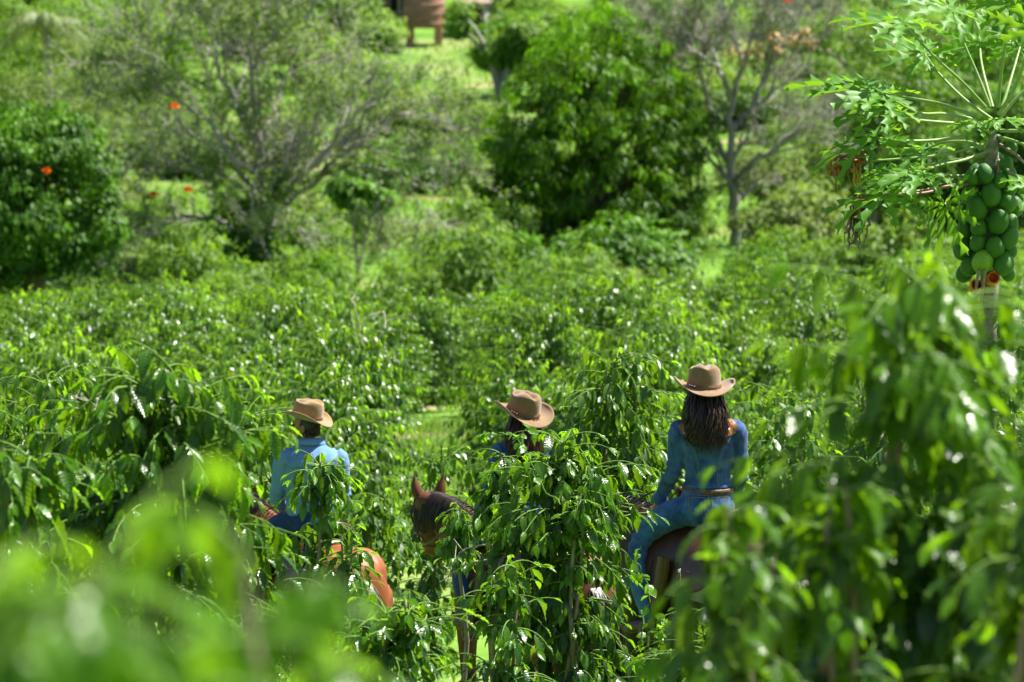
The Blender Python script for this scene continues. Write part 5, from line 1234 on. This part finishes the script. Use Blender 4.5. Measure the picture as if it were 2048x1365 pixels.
def rider(loc, hyaw, spec):
    """rider: root at the seat; torso faces +Y turned by spec['yaw']; legs follow the horse (hyaw)"""
    S = spec; rs = RS(S['seed']); t = empty('person', loc); sc_ = S.get('scale', 1.0); t.scale = (sc_,) * 3
    hc, hs = math.cos(hyaw), math.sin(hyaw)
    def H(x, y, z): return (x * hc - y * hs, x * hs + y * hc, z)
    ty = S['yaw']; male = S['male']; lean = S.get('lean', 0.0); W_ = 1.16 if male else 1.0
    def T(x, y, z):
        y2 = y + lean * max(0, z - .1); return (x * math.cos(ty) - y2 * math.sin(ty), x * math.sin(ty) + y2 * math.cos(ty), z)
    # torso rings z, rx, ry, cy
    if male: tor = [(.10, .165, .125, 0), (.18, .168, .13, 0), (.27, .172, .135, .005), (.37, .188, .138, .0), (.46, .192, .14, -.01), (.53, .198, .135, -.02), (.585, .17, .11, -.02), (.625, .11, .085, -.01), (.66, .070, .070, .0)]
    else: tor = [(.215, .142, .110, -.002), (.25, .128, .098, 0), (.30, .128, .098, 0), (.38, .143, .106, 0), (.46, .160, .112, -.004), (.53, .168, .106, -.01), (.575, .148, .09, -.012), (.61, .09, .07, -.006), (.64, .055, .055, .002)]
    def torso(mb, grow_, z0=-1, z1=9):
        loft(mb, [(*T(0, c, z), max(.01, rx + grow_), max(.01, ry + grow_), ty) for z, rx, ry, c in tor if z0 <= z <= z1], 32, power=2.3)
    arms = {}
    for s, key in ((-1, 'L'), (1, 'R')):
        sh, el, wr = [np.array(v, float) for v in S[key]]
        arms[s] = (sh, el, wr)
    ar = (.066, .057, .047, .043, .036) if male else (.058, .050, .042, .038, .031)
    def arm(mb, s, g_, upto=1.0):
        sh, el, wr = arms[s]; mid = (sh + el) / 2; m2 = (el + wr) / 2
        end = el + (wr - el) * upto
        inner = sh + (np.array(T(0, 0, sh[2])) - sh) * .35; inner[2] = sh[2] + .005
        limb(mb, [(*inner, ar[0] * .95 + g_), (*sh, ar[0] + g_), (*mid, ar[1] + g_), (*el, ar[2] + g_), (*m2, ar[3] + g_), (*end, ar[4] + g_)], 26, 16)
    hipz = .09
    legs = {}
    for s in (-1, 1):
        k_ = S.get('knee', (.30, .27, -.12)); a_ = S.get('ankle', (.335, .13, -.54))
        legs[s] = [np.array(H(s * .085, .01, hipz)), np.array(H(s * .20, .15, .02)), np.array(H(s * k_[0], k_[1], k_[2])), np.array(H(s * .345, k_[1] - .03, k_[2] - .2)), np.array(H(s * a_[0], a_[1], a_[2]))]
    lr = (.098, .088, .066, .060, .046) if male else (.092, .084, .060, .056, .043)
    def leg(mb, s, g_, n=5): limb(mb, [(*p, r + g_) for p, r in list(zip(legs[s], lr))[:n]], 26, 16)
    # ---- body: one continuous surface
    m = MB(); torso(m, -.016); hy = S['head_yaw']; hc_ = np.array(T(0, .015, .775 if male else .755)) + np.array(S.get('head_off', (0, 0, 0)))
    nb = np.array(T(0, 0, .59)); limb(m, [(*nb, .062 if male else .05), (*((nb + hc_) / 2), .056 if male else .046), (*(hc_ + [0, 0, -.05]), .056 if male else .048)], 8, 16)
    rot = np.array(Matrix.Rotation(hy, 3, 'Z')); 
    def hp(x, y, z): return hc_ + rot @ np.array([x, y, z])
    ball(m, hp(0, -.012, .03), (.076, .093, .088), rot=rot, n=22, k=14); ball(m, hp(0, .030, -.035), (.058, .062, .075), rot=rot, n=18, k=12)
    limb(m, [(*hp(0, .05, -.09), .030), (*hp(0, .072, -.092), .022)], 6, 12); limb(m, [(*hp(0, .086, .018), .009), (*hp(0, .102, -.012), .011), (*hp(0, .110, -.022), .012)], 8, 10)
    for s in (-1, 1):
        ball(m, hp(s * .018, .094, -.026), (.010, .010, .008), rot=rot); ball(m, hp(s * .032, .072, .028), (.022, .014, .010), rot=rot); ball(m, hp(s * .042, .062, -.025), (.022, .018, .02), rot=rot)
        ball(m, hp(s * .079, -.008, -.012), (.008, .020, .032), rot=rot); ball(m, hp(s * .084, -.016, -.004), (.007, .010, .022), rot=rot)
        ball(m, hp(s * .028, .066, -.045), (.02, .02, .012), rot=rot)
        arm(m, s, -.012, 1.05); leg(m, s, -.012)
        sh, el, wr = arms[s]; hd_ = S['hand' + ('L' if s < 0 else 'R')]; fd = nrmz(wr - el) if hd_[0] is None else np.array(hd_[0], float)
        hand(m, wr + nrmz(wr - el) * .012, fd, hd_[1], hd_[2], .98 if not male else 1.08, hd_[3])
    ball(m, H(0, 0, .09), (.13, .10, .10))
    link('body', fuse(m, 'person_body', .0052, 2), M['skin_dark' if male else 'skin'], t)
    for s in (-1, 1):
        e = MB(); ball(e, hp(s * .031, .083, .008), (.011, .009, .008), rot=rot); e.build('eye', M['eye'], t)
    l = MB(); limb(l, [(*hp(-.02, .088, -.055), .004), (*hp(0, .094, -.056), .006), (*hp(.02, .088, -.055), .004)], 8, 8); l.build('lips', M['lip'], t)
    # ---- jeans
    m = MB()
    py = (ty + hyaw) / 2 if not male else hyaw
    loft(m, [(0, 0, -.03, .10, .10, py), (0, -.01, .02, .155, .125, py), (0, -.012, .08, .168, .135, py), (0, -.008, .14, .163, .130, py), (0, -.004, .20, .145, .115, (py + ty) / 2), (0, 0, .245, .132, .104, ty)], 32, power=2.2)
    for s in (-1, 1): leg(m, s, .004)
    fl = [(*legs[-1][2], .13, .006, 30, 60, 1.6), (*legs[-1][0], .12, .004, 60, 60, 1.6), (*legs[-1][4], .1, .005, 0, 90, 1.4)]
    jm = fuse(m, 'jeans', .009, 4, cloth_disp(.006, 9, fl)); jo = link('jeans', jm, M[S['jeans']], t)
    for s in (-1, 1):      # boots
        b_ = MB(); an = legs[s][4]; kx = nrmz(legs[s][3] - an); toe = nrmz(np.array(H(s * .15, 1, -.12)))
        limb(b_, [(*(an + kx * .10), .052), (*an, .044), (*(an - kx * .05), .043)], 10, 14)
        hl = an - np.array([0, 0, .055]); limb(b_, [(*(hl - toe * .02), .036), (*(hl + toe * .07), .038), (*(hl + toe * .15 - [0, 0, .012]), .034), (*(hl + toe * .20 - [0, 0, .015]), .018)], 12, 14)
        hb = hl - toe * .03 - np.array([0, 0, .045]); loft(b_, [(hb[0], hb[1], hb[2] - .03, .026, .026, 0), (hb[0], hb[1], hb[2] + .02, .032, .032, 0)], 12)
        link('boot', fuse(b_, 'boot', .006, 3), M['boot'], t)
    # ---- shirt / jacket
    m = MB(); torso(m, .006)
    for s in (-1, 1): arm(m, s, .004, .97)
    sh, el, wr = arms[-1]; sh2, el2, wr2 = arms[1]
    fl = [(*el, .09, .006, 20, 80, 1.7), (*el2, .09, .006, -20, 80, 1.7), (*T(0, -.1, .30), .14, .004, 12, 70, 1.3), (*sh, .08, .004, 60, 50, 1.6), (*sh2, .08, .004, -60, 50, 1.6)]
    jk = fuse(m, 'jacket', .0075, 4, cloth_disp(.010 if not male else .013, 8, fl)); name = 'shirt' if male else 'jacket'
    jo2 = link(name, jk, M[S['top']], t)
    # collar
    cm = MB(); zc = tor[-1][0] - .012; a = np.linspace(0, 2 * np.pi, 33); rc = tor[-1][1] + .016; V = []
    for dz, g_ in ((-.01, .012), (.03, .002), (.034, .008), (-.004, .026), (-.012, .024)):
        c0 = np.array(T(0, .002, zc)); V.append(np.stack([c0[0] + (rc + g_) * np.cos(a), c0[1] + (rc + g_) * np.sin(a), c0[2] + dz - .012 * np.sin(a)], 1))
    V = np.concatenate(V); idx = np.arange(5 * 33).reshape(5, 33); cm.add(V, np.stack([idx[:-1, :-1], idx[:-1, 1:], idx[1:, 1:], idx[1:, :-1]], -1).reshape(-1, 4)); cm.build('collar', M[S['top']], jo2)
    for s in (-1, 1):
        sh, el, wr = arms[s]; d_ = nrmz(wr - el); cf = MB(); c0 = el + (wr - el) * .80
        tubes(cf, np.array([c0, c0 + d_ * .01, c0 + d_ * .05, c0 + d_ * .062]), np.array([ar[4] + .007, ar[4] + .012, ar[4] + .010, ar[4] + .003]), 20); cf.build('cuff', M[S['top']], jo2)
    return t, jo2, jk, jo, jm, T, hc_, hp, rs

def seat_z(x, y, hyaw, s=1.0): return gzf(x, y) + 1.515 * s

# --- right woman on the dark horse
HY = R(38)
x0 = (1420 - 1024) / FPX * 25.2 * 1.0; y0 = 25.2; g0 = gzf(x0, y0)
horse((x0, y0, g0), HY, 'dark_coat', 'very dark brown horse under the woman in the denim jacket', 201, neck_turn=-.10, head_low=.42)
saddle((x0, y0, g0), HY, 'dark leather saddle with pale rope edged cantle under the right woman', edge=True)
spec = dict(seed=301, male=False, yaw=R(4), head_yaw=R(8), lean=.02, jeans='denim_jeans', top='denim_jacket', head_off=(-.015, .01, .0), L=((-.165, 0, .553), (-.205, .02, .295), (-.285, .155, .105)), R=((.168, 0, .553), (.205, .03, .29), (.165, .225, .12)),
            handL=(None, (.2, .3, -1), (.6, .6, .2), .55), handR=(None, (-.6, .3, -.6), (-.1, .7, .5), 1.1), knee=(.30, .26, -.125), ankle=(.345, .12, -.56))
t, jo2, jk, jo, jm, T, hc_, hp, rs = rider((x0, y0, g0 + 1.515), HY, spec)
tag(t, 'person in a denim jacket with leather shoulder patches, long dark hair, brown hat', 'person')
hat(t, Vector(hc_) + Vector((-.005, .0, .055)), R(6), (R(2), R(3)), M['hat'], 1.05)
def long_hair(t, hp, rs, mat, n=900, length=.305, wave=.018, spread=.74, back=-.10, locks=34):
    m, P = MB(), []; la = rs.uniform(-205, 25, locks); lp = rs.uniform(0, 6.28, locks); lf = rs.uniform(11, 16, locks); ll = rs.uniform(.8, 1.05, locks); K = 26; u = np.linspace(0, 1, K)[:, None]
    for q in range(n):
        k_ = q % locks; a = R(la[k_] + rs.normal(0, 5)); z0 = rs.uniform(-.02, .07); cx, sy = math.cos(a), math.sin(a)
        root = hp(.083 * cx, .098 * sy - .012, z0)
        L = length * ll[k_] * rs.uniform(.9, 1.05) * (1.0 if sy < -.2 else .85)
        outw = np.array([cx * .085 * spread, min(sy, .1) * .09 + back * .25, 0])
        p = root + outw * (np.sin(u * 1.7) * .75) + np.array([0, 0, -1]) * L * u ** 1.02 + np.array([-cx * .075, 0, 0]) * np.clip(u - .6, 0, 1) ** 1.2 * .9
        wv = wave * (.7 + .3 * rs.random()); ph = lp[k_] + rs.normal(0, .15)
        p = p + wv * np.clip(u * 1.5 - .25, 0, 1) * np.concatenate([np.sin(u * lf[k_] + ph), np.cos(u * lf[k_] + ph) * .8, 0 * u], 1) + np.array([0, -.035, 0]) * np.sin(u * 2.6) + rs.normal(0, .009, 3) * u
        P.append(p)
    hair_strands(m, None, P, rs, .0034, 4)
    c = MB(); ball(c, hp(0, -.022, .02), (.080, .092, .088), 20, 12); V = c.V[0]; m.addm(V, [c.Q[0], c.T[0]], tint=np.array([.2, 0, 0]))
    return m.build('hair', mat, t)
long_hair(t, hp, rs, M['hair'])
for s in (-1, 1):
    o = patch('shoulder_patch', jk, [(s * .06, .63), (s * .14, .62), (s * .178, .59), (s * .165, .545), (s * .105, .525), (s * .045, .50), (s * .075, .56)], M['leather'], jo2)
    o['label'] = 'tan tooled leather shoulder patch'
    seam('seam', jk, [(s * .10, 0, .53), (s * .085, 0, .46), (s * .062, 0, .38), (s * .055, 0, .30), (s * .058, 0, .225)], M['seam_gold'], jo2)
    seam('seam', jk, [(s * .112, 0, .53), (s * .095, 0, .46), (s * .072, 0, .38), (s * .064, 0, .30), (s * .066, 0, .225)], M['seam_gold'], jo2, .001)
seam('seam', jk, [(-.125, 0, .232), (-.05, 0, .228), (.05, 0, .228), (.125, 0, .232)], M['seam_gold'], jo2, .0018)
for s in (-1, 1):
    sx = s * .068 + .0
    pk = [(sx - .048, .165), (sx + .048, .168), (sx + .044, .085), (sx, .068), (sx - .044, .085)]
    patch('pocket', jm, pk, M['denim_jeans'], jo, .003)
    for a_, b_ in zip(pk, pk[1:] + pk[:1]): seam('pocket_seam', jm, [(a_[0], 0, a_[1]), (b_[0], 0, b_[1])], M['seam_copper'], jo, .0013, .0036)
seam('seam', jm, [(-.12, 0, .192), (-.05, 0, .182), (.05, 0, .182), (.12, 0, .192)], M['seam_copper'], jo, .0012)
seam('seam', jm, [(.0, 0, .18), (0, 0, .08)], M['seam_copper'], jo, .0012)
bt = MB(); a = np.linspace(0, 2 * np.pi, 41); V = []
for dz, g_ in ((-.016, 0), (-.014, .006), (.014, .006), (.016, 0)):
    V.append(np.stack([(.149 + g_) * np.cos(a), (.121 + g_) * np.sin(a) - .003, np.full(41, .196 + dz)], 1))
V = np.concatenate(V); idx = np.arange(164).reshape(4, 41); bt.add(V, np.stack([idx[:-1, :-1], idx[:-1, 1:], idx[1:, 1:], idx[1:, :-1]], -1).reshape(-1, 4)); bt.build('belt', M['belt'], t)

# --- middle woman on the bay horse
x1 = W(1050, 1000, 28.0).x; y1 = 28.0; g1 = gzf(x1, y1); HY2 = R(33)
horse((x1, y1, g1), HY2, 'bay', 'bay horse with black mane and orange-lit ears under the middle woman', 202, neck_turn=-.04, head_low=.34, head_turn=.30)
saddle((x1, y1, g1), HY2, 'dark leather saddle hidden behind the dense middle bush')
spec = dict(seed=302, male=False, yaw=R(12), head_yaw=R(28), lean=.03, jeans='denim_dark', top='denim_jacket', head_off=(-.005, .015, -.005), L=((-.165, -.02, .553), (-.23, .03, .30), (-.30, .17, .13)), R=((.165, .03, .553), (.21, .08, .30), (.15, .25, .14)),
            handL=((-.25, .3, -.5), (.4, .6, -.6), (.8, .5, .1), .45), handR=(None, (-.6, .3, -.6), (-.1, .7, .5), 1.1), knee=(.30, .28, -.12), ankle=(.34, .14, -.54))
t, jo2, jk, jo, jm, T, hc_, hp, rs = rider((x1, y1, g1 + 1.515), HY2, spec)
tag(t, 'person with long auburn hair and a tilted brown hat, mostly behind the middle bush', 'person')
hat(t, Vector(hc_) + Vector((.0, -.005, .058)), R(32), (R(10), R(13)), M['hat'], 1.1)
long_hair(t, hp, rs, M['hair_red'], 800, .34, .014)
seam('seam', jk, [(-.10, 0, .53), (-.062, 0, .38), (-.058, 0, .225)], M['seam_gold'], jo2)

# --- man on the chestnut horse
x2 = W(622, 1000, 30.2).x; y2 = 30.2; g2 = gzf(x2, y2); HY3 = R(30)
horse((x2, y2, g2), HY3, 'chestnut', 'chestnut horse with an orange-lit rump under the man', 203, neck_turn=-.05, head_low=.3)
saddle((x2, y2, g2), HY3, 'dark leather saddle under the man on the chestnut horse')
spec = dict(seed=303, male=True, yaw=R(14), head_yaw=R(72), lean=.04, jeans='denim_dark', top='chambray', head_off=(-.03, .015, -.01), L=((-.188, -.05, .54), (-.25, .0, .27), (-.22, .22, .16)), R=((.192, .04, .53), (.235, .07, .255), (.15, .28, .10)),
            handL=(None, (.5, .3, -.6), (.3, .7, .4), 1.1), handR=(None, (-.6, .3, -.6), (-.1, .7, .5), 1.1), scale=1.0)
t, jo2, jk, jo, jm, T, hc_, hp, rs = rider((x2, y2, g2 + 1.515), HY3, spec)
tag(t, 'person in a light blue chambray shirt and tan hat, head turned left', 'person')
hat(t, Vector(hc_) + Vector((.012, -.0, .066)), R(70), (R(2), R(13)), M['hat_light'], 1.0, side_curl=.05)
m, P = MB(), []
for q in range(420):
    a = R(rs.uniform(-195, 15)); cx, sy = math.cos(a), math.sin(a); z0 = rs.uniform(-.045, .05); u = np.linspace(0, 1, 6)[:, None]
    root = hp(.078 * cx, .095 * sy - .012, z0); P.append(root + (hp(.01 * cx, .01 * sy, 0) - hp(0, 0, 0)) * u * .4 + np.array([0, 0, -.03]) * u)
hair_strands(m, None, P, rs, .0035, 4); c = MB(); ball(c, hp(0, -.024, .022), (.0795, .088, .088), 20, 12); m.addm(c.V[0], [c.Q[0], c.T[0]], tint=np.array([.1, 0, 0])); ball(c, hp(0, -.045, -.02), (.064, .062, .06), 20, 12); m.addm(c.V[1], [c.Q[1] - len(c.V[0]), c.T[1] - len(c.V[0])], tint=np.array([.1, 0, 0]))
m.build('hair', M['hair_short'], t)
for s in (-1, 1):
    seam('seam', jk, [(s * .0, 0, .465), (s * .07, 0, .50), (s * .12, 0, .49), (s * .185, 0, .515)], M['seam_blue'], jo2, .0022)
    seam('seam', jk, [(s * .075, 0, .49), (s * .072, 0, .38), (s * .066, 0, .25)], M['seam_blue'], jo2, .0018)
print('done', len(bpy.data.objects))
